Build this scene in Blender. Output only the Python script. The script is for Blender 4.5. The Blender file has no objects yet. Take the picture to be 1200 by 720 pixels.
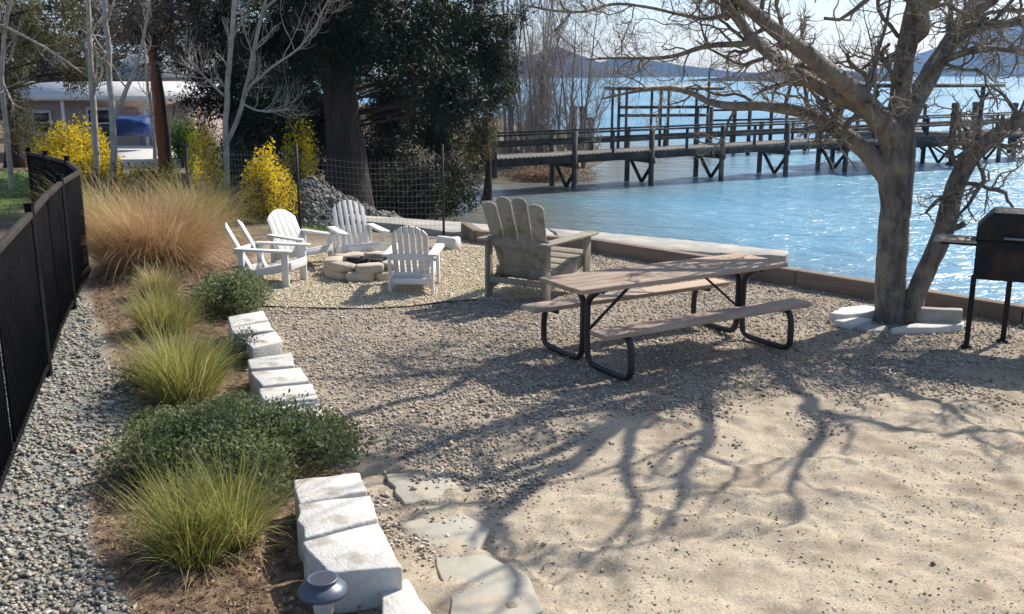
import bpy, math, random
import numpy as np
random.seed(7)
RNG = np.random.default_rng(11)
scene = bpy.context.scene
COL = scene.collection
R = math.radians
A = np.array

# ------------------------------------------------------------------ camera
F, HOR, CH = 1150.0, 88.0, 2.5
PITCH = math.atan((360 - HOR) / F)
def ray(x, y):
    u = (x - 600) / F; v = (360 - y) / F
    return A([u, math.cos(PITCH) + v * math.sin(PITCH), -math.sin(PITCH) + v * math.cos(PITCH)])
def gp(x, y, z=0.0):            # measured photo point -> place on the level z
    d = ray(x, y); return A([0, 0, CH]) + d * ((z - CH) / d[2])
def at(x, y, Y):                # measured photo point -> place at distance Y
    d = ray(x, y); return A([0, 0, CH]) + d * (Y / d[1])
cd = bpy.data.cameras.new('camera'); cam = bpy.data.objects.new('camera', cd); COL.objects.link(cam)
cd.sensor_fit = 'HORIZONTAL'; cd.sensor_width = 36; cd.lens = 36 * F / 1200
cd.clip_start = 0.1; cd.clip_end = 12000
cam.location = (0, 0, CH); cam.rotation_euler = (math.pi / 2 - PITCH, 0, 0)
scene.camera = cam

# ------------------------------------------------------------------ mesh builder
class MB:
    def __init__(s): s.v = []; s.f = []; s.t = []; s.n = 0
    def add(s, v, f, tint=0.0):
        v = np.asarray(v, float).reshape(-1, 3); f = np.asarray(f, int)
        s.v.append(v); s.f.append(f + s.n)
        t = np.asarray(tint, float)
        s.t.append(np.full(len(v), float(t)) if t.ndim == 0 else t)
        s.n += len(v); return s
    def box(s, c, size, rot=None, tint=0.0):
        h = A(size) / 2
        v = A([[x, y, z] for x in (-1, 1) for y in (-1, 1) for z in (-1, 1)]) * h
        if rot is not None: v = v @ np.asarray(rot).T
        v = v + A(c)
        f = [[0, 1, 3, 2], [4, 6, 7, 5], [0, 4, 5, 1], [2, 3, 7, 6], [0, 2, 6, 4], [1, 5, 7, 3]]
        return s.add(v, f, tint)
    def beam(s, p0, p1, w, h, up=(0, 0, 1), tint=0.0):
        p0 = A(p0, float); p1 = A(p1, float); d = p1 - p0; L = np.linalg.norm(d); d = d / L
        side = np.cross(d, A(up, float)); side /= np.linalg.norm(side); u = np.cross(side, d)
        return s.box((p0 + p1) / 2, (L, w, h), np.stack([d, side, u], 1), tint)
    def prism(s, outline, axis_o, ax, ay, n, thick, tint=0.0):
        """outline (k,2) in the plane (ax, ay) through axis_o, thickened along n"""
        o = A(outline, float); k = len(o); ax = A(ax, float); ay = A(ay, float); n = A(n, float)
        p = A(axis_o, float) + o[:, :1] * ax + o[:, 1:] * ay
        v = np.concatenate([p - n * thick / 2, p + n * thick / 2])
        s.add(v, [list(range(k))[::-1]], tint)
        s.f.append(A([[x + s.n - 2 * k for x in range(k, 2 * k)]]))
        s.f.append(A([[i, (i + 1) % k, (i + 1) % k + k, i + k] for i in range(k)]) + s.n - 2 * k)
        return s
    def tube(s, pts, rad, n=8, tint=0.0, cap=True):
        pts = A(pts, float); rad = np.broadcast_to(A(rad, float), (len(pts),))
        v, f = tubes(pts[None], rad[None], n); s.add(v, f, tint)
        if cap:
            s.f.append(A([list(range(n))[::-1]]) + s.n - len(v))
            s.f.append(A([list(range(len(v) - n, len(v)))]) + s.n - len(v))
        return s
    def lathe(s, prof, n=20, c=(0, 0, 0), tint=0.0):
        a = np.arange(n) * 2 * math.pi / n; v = []
        for r, z in prof: v.append(np.stack([r * np.cos(a), r * np.sin(a), np.full(n, z)], 1))
        k = len(prof); v = np.concatenate(v) + A(c)
        f = [[i * n + j, i * n + (j + 1) % n, (i + 1) * n + (j + 1) % n, (i + 1) * n + j] for i in range(k - 1) for j in range(n)]
        return s.add(v, f, tint)
    def mesh(s, name, mat, smooth=False):
        v = np.concatenate(s.v); me = bpy.data.meshes.new(name)
        me.vertices.add(len(v)); me.vertices.foreach_set('co', v.ravel())
        loops = np.concatenate([f.ravel() for f in s.f])
        tot = np.concatenate([np.full(len(f), f.shape[1]) for f in s.f])
        st = np.concatenate([[0], np.cumsum(tot)[:-1]])
        me.loops.add(len(loops)); me.loops.foreach_set('vertex_index', loops.astype(np.int32))
        me.polygons.add(len(tot)); me.polygons.foreach_set('loop_start', st.astype(np.int32))
        if smooth: me.polygons.foreach_set('use_smooth', np.ones(len(tot), bool))
        at_ = me.attributes.new('tint', 'FLOAT', 'POINT'); at_.data.foreach_set('value', np.concatenate(s.t).astype(np.float32))
        me.update(calc_edges=True); me.validate()
        if mat: me.materials.append(mat)
        return me
    def build(s, name, mat, parent=None, smooth=False, bevel=0.0, loc=None, rz=0.0):
        o = bpy.data.objects.new(name, s.mesh(name, mat, smooth)); COL.objects.link(o)
        if parent is not None: o.parent = parent
        if loc is not None: o.location = tuple(float(q) for q in loc)
        if rz: o.rotation_euler = (0, 0, rz)
        if bevel:
            m = o.modifiers.new('bevel', 'BEVEL'); m.width = bevel; m.segments = 2; m.limit_method = 'ANGLE'
        return o

def tubes(pts, rad, n=4):
    """pts (N,P,3), rad (N,P) -> verts, quads"""
    N, P, _ = pts.shape
    t = np.gradient(pts, axis=1); t /= np.linalg.norm(t, axis=2, keepdims=True) + 1e-9
    cv = np.einsum('npi,npj->nij', t, t) + np.eye(3) * A([1e-3, 2e-3, 3e-3])
    ref = np.linalg.eigh(cv)[1][:, :, 0][:, None, :]          # normal of the plane the tube bends in
    a = np.cross(t, ref); a /= np.linalg.norm(a, axis=2, keepdims=True) + 1e-9
    b = np.cross(t, a)
    th = np.arange(n) * 2 * math.pi / n
    v = pts[:, :, None, :] + rad[:, :, None, None] * (a[:, :, None, :] * np.cos(th)[None, None, :, None] + b[:, :, None, :] * np.sin(th)[None, None, :, None])
    i = np.arange(N)[:, None, None]; j = np.arange(P - 1)[None, :, None]; k = np.arange(n)[None, None, :]
    base = i * P * n + j * n; k2 = (k + 1) % n
    f = np.stack([base + k, base + k2, base + n + k2, base + n + k], -1).reshape(-1, 4)
    return v.reshape(-1, 3), f

def grow(par, prad, per, length, P=6, ang=(35, 70), rfac=0.6, wig=0.25, up=0.1, tmin=0.25, rend=0.35, rmin=0.002, lendecay=0.5):
    """children of the polylines par (N,P0,3): per each -> (N*per,P,3)"""
    N, P0, _ = par.shape; K = N * per
    idx = np.repeat(np.arange(N), per)
    t = RNG.uniform(tmin, 0.98, K) * (P0 - 1); i = np.minimum(t.astype(int), P0 - 2); fr = (t - i)[:, None]
    p = par[idx, i] * (1 - fr) + par[idx, i + 1] * fr
    r0 = (prad[idx, i] * (1 - fr[:, 0]) + prad[idx, i + 1] * fr[:, 0]) * rfac
    tan = par[idx, i + 1] - par[idx, i]; tan /= np.linalg.norm(tan, axis=1, keepdims=True) + 1e-9
    q = RNG.normal(size=(K, 3)); q -= (q * tan).sum(1, keepdims=True) * tan; q /= np.linalg.norm(q, axis=1, keepdims=True)
    a = np.radians(RNG.uniform(ang[0], ang[1], K))[:, None]
    d = tan * np.cos(a) + q * np.sin(a)
    L = length * RNG.uniform(0.55, 1.25, K) * (1 - lendecay * t / (P0 - 1))
    out = np.zeros((K, P, 3)); out[:, 0] = p
    for s in range(1, P):
        d = d + RNG.normal(size=(K, 3)) * wig + A([0, 0, up]); d /= np.linalg.norm(d, axis=1, keepdims=True)
        out[:, s] = out[:, s - 1] + d * (L / (P - 1))[:, None]
    r0 = np.maximum(r0, rmin)
    rad = r0[:, None] * np.linspace(1, rend, P)[None]
    return out, np.maximum(rad, rmin * 0.7)

def leaf_cards(mb, p, size, aspect=2.2, bias=(0, 0, 0), biasw=0.0, tint=None, flat=0.0):
    """diamond leaves at p (N,3)"""
    N = len(p); d = RNG.normal(size=(N, 3)); d[:, 2] *= (1 - flat)
    d = d / np.linalg.norm(d, axis=1, keepdims=True) + A(bias) * biasw
    d /= np.linalg.norm(d, axis=1, keepdims=True) + 1e-9
    q = RNG.normal(size=(N, 3)); q = np.cross(d, q); q /= np.linalg.norm(q, axis=1, keepdims=True) + 1e-9
    s = (size * RNG.uniform(0.6, 1.4, N))[:, None]
    w = s / aspect
    nrm = np.cross(d, q)
    v = np.stack([p, p + d * s * .45 + q * w * .5 + nrm * w * .15, p + d * s, p + d * s * .45 - q * w * .5 + nrm * w * .15], 1)
    f = np.arange(N * 4).reshape(N, 4)
    if tint is None: tint = RNG.uniform(0, 1, N)
    mb.add(v, f, np.repeat(tint, 4))

def blades(mb, root, length, width, lean, droop, S=5, out=None, tint=None, tipw=0.1):
    """root (N,3); lean initial tilt (rad), droop extra bend (rad); out = outward azimuth"""
    N = len(root)
    az = RNG.uniform(0, 2 * math.pi, N) if out is None else out
    h = np.stack([np.cos(az), np.sin(az), np.zeros(N)], 1); side = np.stack([-np.sin(az), np.cos(az), np.zeros(N)], 1)
    tw = RNG.uniform(-.9, .9, N)[:, None]; side = side * np.cos(tw) + h * np.sin(tw)
    p = root.copy(); rows = []
    for s in range(S + 1):
        w = (width * (1 - (1 - tipw) * (s / S) ** 1.5))[:, None]
        rows.append(np.stack([p - side * w / 2, p + side * w / 2], 1))
        th = lean + droop * (s / S) ** 1.3
        p = p + (h * np.sin(th)[:, None] + A([0, 0, 1.]) * np.cos(th)[:, None]) * (length / S)[:, None]
    v = np.stack(rows, 1)                     # N,S+1,2,3
    i = np.arange(N)[:, None] * (S + 1) * 2 + np.arange(S)[None] * 2
    f = np.stack([i, i + 1, i + 3, i + 2], -1).reshape(-1, 4)
    if tint is None: tint = RNG.uniform(0, 1, N)
    mb.add(v, f, np.repeat(tint, (S + 1) * 2))

# ------------------------------------------------------------------ noise
def _h(ix, iy, seed):
    n = (ix * 374761393 + iy * 668265263 + seed * 974634777) & 0x7fffffff
    n = ((n ^ (n >> 13)) * 1274126177) & 0x7fffffff
    return ((n ^ (n >> 16)) & 0xffff) / 65535.0
def vn(x, y, seed=0):
    x = np.asarray(x, float); y = np.asarray(y, float)
    ix = np.floor(x).astype(np.int64); iy = np.floor(y).astype(np.int64); fx = x - ix; fy = y - iy
    fx = fx * fx * (3 - 2 * fx); fy = fy * fy * (3 - 2 * fy)
    return (_h(ix, iy, seed) * (1 - fx) + _h(ix + 1, iy, seed) * fx) * (1 - fy) + (_h(ix, iy + 1, seed) * (1 - fx) + _h(ix + 1, iy + 1, seed) * fx) * fy
def fbm(x, y, seed=0, o=4):
    s = 0; a = .5
    for k in range(o): s = s + a * vn(x * 2 ** k, y * 2 ** k, seed + k); a *= .5
    return s / (1 - .5 ** o)
def sstep(a, b, x): t = np.clip((x - a) / (b - a), 0, 1); return t * t * (3 - 2 * t)
def sdf(poly, x, y):            # >0 inside
    poly = A(poly, float); d = np.full(np.shape(x), 1e18); ins = np.zeros(np.shape(x), bool)
    for i in range(len(poly)):
        a = poly[i]; b = poly[(i + 1) % len(poly)]; e = b - a
        wx = x - a[0]; wy = y - a[1]; t = np.clip((wx * e[0] + wy * e[1]) / (e @ e + 1e-12), 0, 1)
        d = np.minimum(d, (wx - e[0] * t) ** 2 + (wy - e[1] * t) ** 2)
        c = ((a[1] <= y) & (b[1] > y)) | ((b[1] <= y) & (a[1] > y))
        with np.errstate(divide='ignore', invalid='ignore'): xi = a[0] + (y - a[1]) / (b[1] - a[1] + 1e-15) * e[0]
        ins ^= c & (x < xi)
    return np.where(ins, 1, -1) * np.sqrt(d)

# ------------------------------------------------------------------ materials
def nodes(name):
    m = bpy.data.materials.new(name); m.use_nodes = True; nt = m.node_tree; nt.nodes.clear()
    return m, nt, (lambda t, **k: _n(nt, t, k)), nt.links.new
def _n(nt, t, k):
    n = nt.nodes.new(t)
    for a, b in k.items():
        if a.startswith('i_'): n.inputs[a[2:].replace('_', ' ')].default_value = b
        else: setattr(n, a, b)
    return n
def rgb(c): return (c[0], c[1], c[2], 1)
def mixc(N, L, fac, a, b, mode='MIX'):
    m = N('ShaderNodeMix', data_type='RGBA', blend_type=mode)
    for s, v in ((m.inputs[0], fac), (m.inputs[6], a), (m.inputs[7], b)):
        if isinstance(v, (int, float)): s.default_value = v
        elif isinstance(v, tuple): s.default_value = rgb(v)
        else: L(v, s)
    return m.outputs[2]
def math_(N, L, op, a, b=0.0, clamp=False):
    m = N('ShaderNodeMath', operation=op, use_clamp=clamp)
    for s, v in ((m.inputs[0], a), (m.inputs[1], b)):
        if isinstance(v, (int, float)): s.default_value = v
        else: L(v, s)
    return m.outputs[0]
def ramp(N, L, x, a, b):
    m = N('ShaderNodeMapRange', interpolation_type='SMOOTHSTEP'); m.inputs[1].default_value = a; m.inputs[2].default_value = b
    L(x, m.inputs[0]); return m.outputs[0]

def mat(name, c1, c2, rough=.85, scale=6, stretch=(1, 1, 1), bump=.25, bscale=None, spec=.25, metal=0.0, c3=None, blotch=2.0, tint=1.0, lo=.3, hi=.7, dist=.01):
    m, nt, N, L = nodes(name)
    tc = N('ShaderNodeTexCoord'); oi = N('ShaderNodeObjectInfo'); mp = N('ShaderNodeMapping'); mp.inputs['Scale'].default_value = stretch
    off = N('ShaderNodeVectorMath', operation='SCALE', i_Scale=37.0); cmb = N('ShaderNodeCombineXYZ')
    for k in range(3): L(oi.outputs['Random'], cmb.inputs[k])
    L(cmb.outputs[0], off.inputs[0]); L(tc.outputs['Object'], mp.inputs['Vector']); L(off.outputs[0], mp.inputs['Location'])
    n1 = N('ShaderNodeTexNoise', i_Scale=scale, i_Detail=8.0, i_Roughness=.65); L(mp.outputs[0], n1.inputs['Vector'])
    at_ = N('ShaderNodeAttribute', attribute_name='tint')
    x = ramp(N, L, n1.outputs['Fac'], lo, hi)
    x = math_(N, L, 'ADD', math_(N, L, 'MULTIPLY', x, .65), math_(N, L, 'MULTIPLY', at_.outputs['Fac'], .5 * tint), True)
    c = mixc(N, L, x, c1, c2)
    if c3 is not None:
        n3 = N('ShaderNodeTexNoise', i_Scale=blotch, i_Detail=5.0); L(tc.outputs['Object'], n3.inputs['Vector'])
        c = mixc(N, L, ramp(N, L, n3.outputs['Fac'], .52, .66), c, c3)
    b = N('ShaderNodeBsdfPrincipled', i_Roughness=rough, i_Metallic=metal); b.inputs['Specular IOR Level'].default_value = spec
    L(c, b.inputs['Base Color'])
    if bump:
        n2 = N('ShaderNodeTexNoise', i_Scale=bscale or scale * 3, i_Detail=6.0); L(mp.outputs[0], n2.inputs['Vector'])
        bp = N('ShaderNodeBump', i_Strength=bump, i_Distance=dist); L(n2.outputs['Fac'], bp.inputs['Height']); L(bp.outputs[0], b.inputs['Normal'])
    o = N('ShaderNodeOutputMaterial'); L(b.outputs[0], o.inputs[0]); return m

def leafmat(name, c1, c2, trans=.35, rough=.6, c3=None):
    m, nt, N, L = nodes(name)
    at_ = N('ShaderNodeAttribute', attribute_name='tint')
    c = mixc(N, L, at_.outputs['Fac'], c1, c2)
    if c3 is not None: c = mixc(N, L, ramp(N, L, at_.outputs['Fac'], .8, 1.0), c, c3)
    b = N('ShaderNodeBsdfPrincipled', i_Roughness=rough); b.inputs['Specular IOR Level'].default_value = .25; L(c, b.inputs['Base Color'])
    t = N('ShaderNodeBsdfTranslucent'); L(c, t.inputs['Color'])
    mx = N('ShaderNodeMixShader'); mx.inputs[0].default_value = trans; L(b.outputs[0], mx.inputs[1]); L(t.outputs[0], mx.inputs[2])
    o = N('ShaderNodeOutputMaterial'); L(mx.outputs[0], o.inputs[0]); return m

M = dict(
    white=mat('white_paint', (.70, .685, .65), (.60, .58, .54), rough=.6, scale=5, bump=.08),
    weathered=mat('weathered_wood', (.20, .175, .135), (.38, .335, .265), scale=9, stretch=(5, 5, .6), bump=.5, c3=(.17, .165, .105), blotch=5, bscale=14),
    redwood=mat('redwood_plank', (.275, .19, .135), (.44, .335, .255), scale=9, stretch=(.5, 8, 8), bump=.4, bscale=12, c3=(.40, .32, .25), blotch=2.5),
    blacktube=mat('black_tube', (.012, .012, .012), (.03, .028, .026), rough=.45, bump=.05, spec=.5),
    soot=mat('black_iron', (.008, .008, .009), (.03, .028, .028), rough=.7, scale=5, bump=.2, c3=(.05, .028, .018), blotch=3),
    fence=mat('black_fence_paint', (.006, .006, .007), (.018, .017, .017), rough=.9, spec=.05, scale=4, bump=.08),
    railtop=mat('dusty_rail', (.035, .030, .027), (.075, .065, .055), rough=.8, spec=.1, scale=6, bump=.1),
    block=mat('concrete_block', (.57, .545, .50), (.46, .435, .395), scale=26, bump=.55, bscale=60, c3=(.36, .325, .27), blotch=5, dist=.012),
    stone=mat('field_stone', (.52, .44, .34), (.33, .28, .225), scale=7, bump=.5, c3=(.48, .42, .33), blotch=3),
    palestone=mat('pale_stone', (.62, .60, .56), (.46, .44, .40), scale=8, bump=.4),
    slabstone=mat('flag_stone', (.385, .36, .295), (.32, .30, .245), scale=5, bump=.3, bscale=30, c3=(.42, .36, .27), blotch=3.5),
    concrete=mat('concrete', (.36, .34, .305), (.25, .235, .21), scale=3, bump=.5, bscale=40, c3=(.42, .38, .31), blotch=1.8),
    timber=mat('edging_timber', (.16, .115, .085), (.27, .205, .155), scale=5, stretch=(.5, 5, 5), bump=.5, bscale=9, c3=(.14, .11, .085), blotch=1.5),
    pier=mat('pier_wood', (.055, .046, .042), (.13, .108, .092), scale=3, bump=.4, c3=(.17, .145, .122), blotch=1.5),
    pierdeck=mat('pier_deck_wood', (.16, .14, .12), (.26, .23, .20), scale=3, stretch=(1, 1, 1), bump=.3),
    bark=mat('tree_bark', (.088, .074, .064), (.31, .265, .228), scale=7, stretch=(1.8, 1.8, .6), bump=1.0, bscale=14, c3=(.25, .22, .15), blotch=6, dist=.05),
    twig=mat('twig_bark', (.15, .12, .09), (.38, .33, .26), scale=4, bump=.2),
    palebark=mat('pale_bark', (.48, .43, .375), (.24, .195, .16), scale=7, bump=.3),
    darkbark=mat('dark_bark', (.028, .021, .016), (.08, .058, .045), scale=3, stretch=(2, 2, .35), bump=1.0, bscale=7, dist=.06),
    greytwig=mat('grey_twig', (.22, .18, .16), (.34, .29, .26), scale=3, bump=0),
    redpole=mat('red_pole', (.22, .075, .04), (.30, .12, .07), scale=4, stretch=(3, 3, .3), bump=.2),
    wire=mat('galvanised_wire', (.30, .30, .30), (.20, .19, .18), rough=.5, metal=.6, bump=0),
    darkpost=mat('dark_steel_post', (.025, .028, .026), (.05, .05, .048), rough=.6, bump=.1),
    siding=mat('pink_beige_siding', (.35, .265, .23), (.29, .215, .185), scale=3, bump=.1),
    trim=mat('white_trim', (.72, .71, .68), (.62, .60, .57), rough=.6, bump=.05),
    roofwhite=mat('white_metal_roof', (.60, .60, .59), (.46, .45, .43), rough=.5, scale=2, bump=.1),
    roofgrey=mat('grey_roof', (.36, .36, .36), (.27, .27, .27), scale=2, bump=.2),
    glass=mat('dark_window_glass', (.015, .018, .022), (.03, .034, .04), rough=.08, bump=0, spec=.6),
    bluetarp=mat('blue_tarp', (.012, .035, .13), (.02, .07, .22), rough=.6, scale=3, bump=1.0, bscale=6, dist=.06),
    cap=mat('slate_blue_metal', (.06, .078, .11), (.09, .108, .14), rough=.4, scale=6, bump=.04, spec=.6),
    panel=mat('solar_cell', (.05, .045, .055), (.08, .07, .08), rough=.25, bump=0, spec=.6),
    charcoal=mat('charred_wood', (.015, .014, .013), (.06, .055, .05), scale=9, bump=.6),
    mound=mat('grey_heap', (.21, .195, .18), (.09, .085, .08), scale=18, bump=1.0, bscale=22, dist=.06),
    evergreen=leafmat('evergreen_leaf', (.010, .016, .008), (.030, .040, .018), .15),
    cedar=leafmat('cedar_leaf', (.020, .026, .012), (.062, .062, .026), .2, c3=(.10, .085, .03)),
    olive=leafmat('olive_leaf', (.075, .072, .026), (.17, .145, .05), .35, c3=(.20, .14, .085)),
    rust=leafmat('rusty_leaf', (.09, .062, .048), (.16, .115, .09), .3),
    shrub=leafmat('shrub_leaf', (.105, .13, .05), (.22, .26, .115), .5, c3=(.32, .33, .26)),
    greyshrub=leafmat('grey_green_leaf', (.06, .075, .06), (.13, .15, .12), .2, c3=(.14, .09, .07)),
    green=leafmat('green_leaf', (.05, .10, .015), (.11, .18, .03), .35),
    yellow=leafmat('yellow_blossom', (.68, .50, .015), (.86, .68, .035), .4, c3=(.24, .25, .04)),
    tuft=leafmat('green_blade', (.185, .20, .045), (.43, .41, .12), .5, c3=(.56, .47, .25)),
    tuftdry=leafmat('dry_green_blade', (.20, .21, .05), (.40, .36, .12), .5, c3=(.42, .32, .15)),
    tan=leafmat('tan_blade', (.37, .225, .10), (.62, .43, .23), .35, c3=(.72, .56, .33)),
    straw=leafmat('straw_blade', (.28, .23, .08), (.50, .42, .20), .35, c3=(.62, .54, .32)),
    lawn=leafmat('lawn_blade', (.06, .12, .02), (.14, .22, .05), .35),
    litter=leafmat('dry_litter', (.13, .08, .045), (.34, .23, .13), .1, c3=(.52, .40, .25)),
    drybrush=leafmat('dry_brush', (.20, .13, .075), (.42, .30, .18), .25),
)
# clear lamp lens
m, nt, N, L = nodes('clear_lens'); b = N('ShaderNodeBsdfPrincipled', i_Roughness=.12); b.inputs['Base Color'].default_value = (.85, .87, .85, 1)
b.inputs['Transmission Weight'].default_value = .7; b.inputs['IOR'].default_value = 1.3
o = N('ShaderNodeOutputMaterial'); L(b.outputs[0], o.inputs[0]); M['lens'] = m
# loose stones: colour of each stone in tint
def stonemat(name, cols, rough=.9):
    m, nt, N, L = nodes(name); at_ = N('ShaderNodeAttribute', attribute_name='tint'); cr = N('ShaderNodeValToRGB')
    L(at_.outputs['Fac'], cr.inputs[0]); e = cr.color_ramp.elements; cr.color_ramp.interpolation = 'LINEAR'
    for k, c in enumerate(cols):
        el = e[k] if k < 2 else e.new(k / (len(cols) - 1)); 
        el.position = k / (len(cols) - 1); el.color = rgb(c)
    b = N('ShaderNodeBsdfPrincipled', i_Roughness=rough); b.inputs['Specular IOR Level'].default_value = .2; L(cr.outputs[0], b.inputs['Base Color'])
    o = N('ShaderNodeOutputMaterial'); L(b.outputs[0], o.inputs[0]); return m
M['greystone'] = stonemat('grey_pebble', [(.10, .095, .085), (.23, .225, .195), (.31, .30, .26), (.38, .345, .285), (.30, .225, .155), (.52, .49, .43)])
M['peastone'] = stonemat('tan_pebble', [(.20, .16, .12), (.31, .255, .195), (.42, .355, .275), (.50, .435, .35), (.34, .30, .255), (.66, .60, .51)])
M['heapstone'] = stonemat('heap_pebble', [(.06, .055, .05), (.15, .145, .135), (.22, .21, .195), (.30, .285, .26)])
M['palepea'] = stonemat('pale_pebble', [(.36, .29, .19), (.50, .42, .29), (.57, .49, .35), (.62, .55, .41), (.45, .38, .28), (.70, .64, .52)])

# ------------------------------------------------------------------ tagging
def tag(o, label=None, cat=None, group=None, kind=None):
    if label: o['label'] = label
    if cat: o['category'] = cat
    if group: o['group'] = group
    if kind: o['kind'] = kind
    return o
def thing(name, label, cat, loc=(0, 0, 0), rz=0.0, group=None):
    o = bpy.data.objects.new(name, None); COL.objects.link(o); o.empty_display_size = .2
    o.location = tuple(float(q) for q in loc); o.rotation_euler = (0, 0, rz); return tag(o, label, cat, group)

# ------------------------------------------------------------------ ground shape
WATER = -1.1
FP = [(-2.35, 3.4), (-3.3, 6.1), (-3.93, 7.96), (-4.42, 9.3), (-4.8, 10.45), (-5.35, 12.2), (-6.3, 14.0), (-7.4, 15.7), (-8.3, 17.0)]   # fence line
EDGE = [(-0.75, 15.7), (-0.52, 14.85), (1.24, 14.0), (3.5, 11.75), (5.28, 9.81), (7.2, 7.6), (9.5, 5.0)]       # timber edging line
SHORE = [(14, -8), (11.5, 3.5), (8.6, 7.6), (6.3, 10.2), (4.6, 12.5), (2.9, 14.4), (1.9, 16.0), (0.2, 18.6), (-.5, 21), (-.9, 26), (-2.4, 29.4), (-1.2, 32.4), (0.6, 33.0), (2.2, 34.5), (3.8, 38), (5.5, 43), (5.5, 62), (-6, 100), (-45, 210), (-400, 700), (-3400, 1500), (-3400, -3400), (200, -3400), (40, -60)]
BEDL = [tuple(gp(*q)[:2]) for q in ((150, 719), (118, 640), (100, 575), (150, 505), (158, 470), (135, 440), (122, 400), (104, 352), (90, 326))]
BEDR = [(-.50, 3.6), (-.72, 4.3), (-1.0, 5.4), (-1.35, 6.5), (-1.75, 7.3), (-2.3, 8.6), (-2.62, 9.4), (-2.95, 10.5), (-3.35, 12.2), (-3.7, 14.2)]
SOIL = [(-2.0, 2.0)] + BEDL + [(-4.9, 12.5), (-5.9, 15), (-3.8, 15.4)] + BEDR[::-1] + [(-.3, 2.0)]
GREY = [(-12, 1), (-2.0, 1)] + BEDL + [(-5.2, 12.2), (-7, 14.5), (-12, 13)]
SANDP = [tuple(gp(*q)[:2]) for q in ((400, 719), (440, 640), (440, 560), (560, 545), (640, 505), (760, 480), (900, 462), (1060, 455), (1199, 440))] + [(12, 6.5), (12, 0), (-.6, 0)]
PALE = [tuple(gp(*q)[:2]) for q in ((322, 365), (380, 364), (440, 364), (505, 357), (560, 350), (640, 347), (720, 320), (655, 294), (560, 287), (440, 296), (330, 296), (285, 318))]
def zones(x, y):
    nz = (fbm(x * 2.2, y * 2.2, 3) - .5)
    grey = sstep(-.10, .12, sdf(GREY, x, y) + nz * .45)
    soil = sstep(-.06, .08, sdf(SOIL, x, y) + nz * .25)
    pale = sstep(-.06, .06, sdf(PALE, x, y) + nz * .12)
    sand = sstep(-.4, 1.0, sdf(SANDP, x, y) + nz * 2.6)
    return grey * (1 - soil), soil, sand * (1 - soil), pale * (1 - soil)
def gz(x, y):
    x = np.asarray(x, float); y = np.asarray(y, float)
    d = sdf(SHORE, x, y)
    w = 1.0 + 6.0 * sstep(13.5, 19, y)
    h = -1.18 * (1 - sstep(0, 1, d / w)) - np.clip(-d, 0, 30) * .06
    h = h - .55 * sstep(24, 36, y) * sstep(-2, -9, x)                 # falls gently towards the house
    h = h + .05 * (fbm(x * .35, y * .35, 9) - .5)
    near = sstep(26, 14, y) * sstep(-14, -6, x) * sstep(14, 8, x)
    g, so, sa, pa = zones(x, y)
    bumps = (fbm(x * 3.8, y * 5.4, 21, 4) - .5) * .065 + (fbm(x * 11, y * 15, 31, 2) - .5) * .038 - .035 * sstep(.66, .80, vn(x * 2.6 + 3, y * 3.2, 23))
    det = sa * bumps * 1.0 + (1 - sa) * ((fbm(x * 3, y * 3, 41, 3) - .5) * .035) + so * (fbm(x * 9, y * 9, 51, 3) - .4) * .05
    return h + near * det
def gz1(x, y): return float(gz(A([x]), A([y]))[0])

def lines(dense0, dense1, step, lo, hi, ratio=1.12):
    a = list(np.arange(dense0, dense1 + 1e-6, step))
    s = step; q = a[-1]
    while q < hi: s = min(s * ratio, 260); q += s; a.append(q)
    s = step; q = a[0]; pre = []
    while q > lo: s = min(s * ratio, 260); q -= s; pre.append(q)
    return A(pre[::-1] + a)
def grid_mesh(gx, gy, fz):
    X, Y = np.meshgrid(gx, gy); Z = fz(X, Y); v = np.stack([X, Y, Z], -1).reshape(-1, 3)
    nx = len(gx); i = (np.arange(len(gy) - 1)[:, None] * nx + np.arange(nx - 1)[None]).ravel()
    return v, np.stack([i, i + 1, i + nx + 1, i + nx], 1)
gx = lines(-4.6, 6.4, .034, -3300, 3300); gy = lines(3.6, 12.5, .034, -40, 3300, 1.10)
v, f = grid_mesh(gx, gy, gz)
mb = MB(); mb.add(v, f)
ground = mb.build('ground', None, smooth=True); tag(ground, kind='structure')
g, so, sa, pa = zones(v[:, 0], v[:, 1])
ca = ground.data.color_attributes.new('zone', 'FLOAT_COLOR', 'POINT')
ca.data.foreach_set('color', np.stack([g, so, sa, pa], 1).astype(np.float32).ravel())
LAWN = [tuple(gp(*q)[:2]) for q in ((225, 268), (330, 262), (370, 277), (430, 272), (520, 262), (470, 250), (430, 246), (340, 232), (240, 232))]
LAWN2 = [(-12, 14), (-9.2, 17.5), (-10, 26), (-22, 30), (-30, 20), (-20, 13)]
far_ = sstep(14.5, 16.5, v[:, 1] - v[:, 0] * .05) * (1 - np.maximum.reduce([g, so * .0, pa]))
lw = np.maximum(sstep(-.2, .25, sdf(LAWN, v[:, 0], v[:, 1]) + (fbm(v[:, 0], v[:, 1], 77) - .5) * .6), sstep(-1, 1, sdf(LAWN2, v[:, 0], v[:, 1])))
ca = ground.data.color_attributes.new('zone_far', 'FLOAT_COLOR', 'POINT')
d_ = sdf(SHORE, v[:, 0], v[:, 1]); wet = sstep(-1.02, -1.10, v[:, 2] + .0)
ca.data.foreach_set('color', np.stack([far_, lw, wet, far_ * 0], 1).astype(np.float32).ravel())

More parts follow.
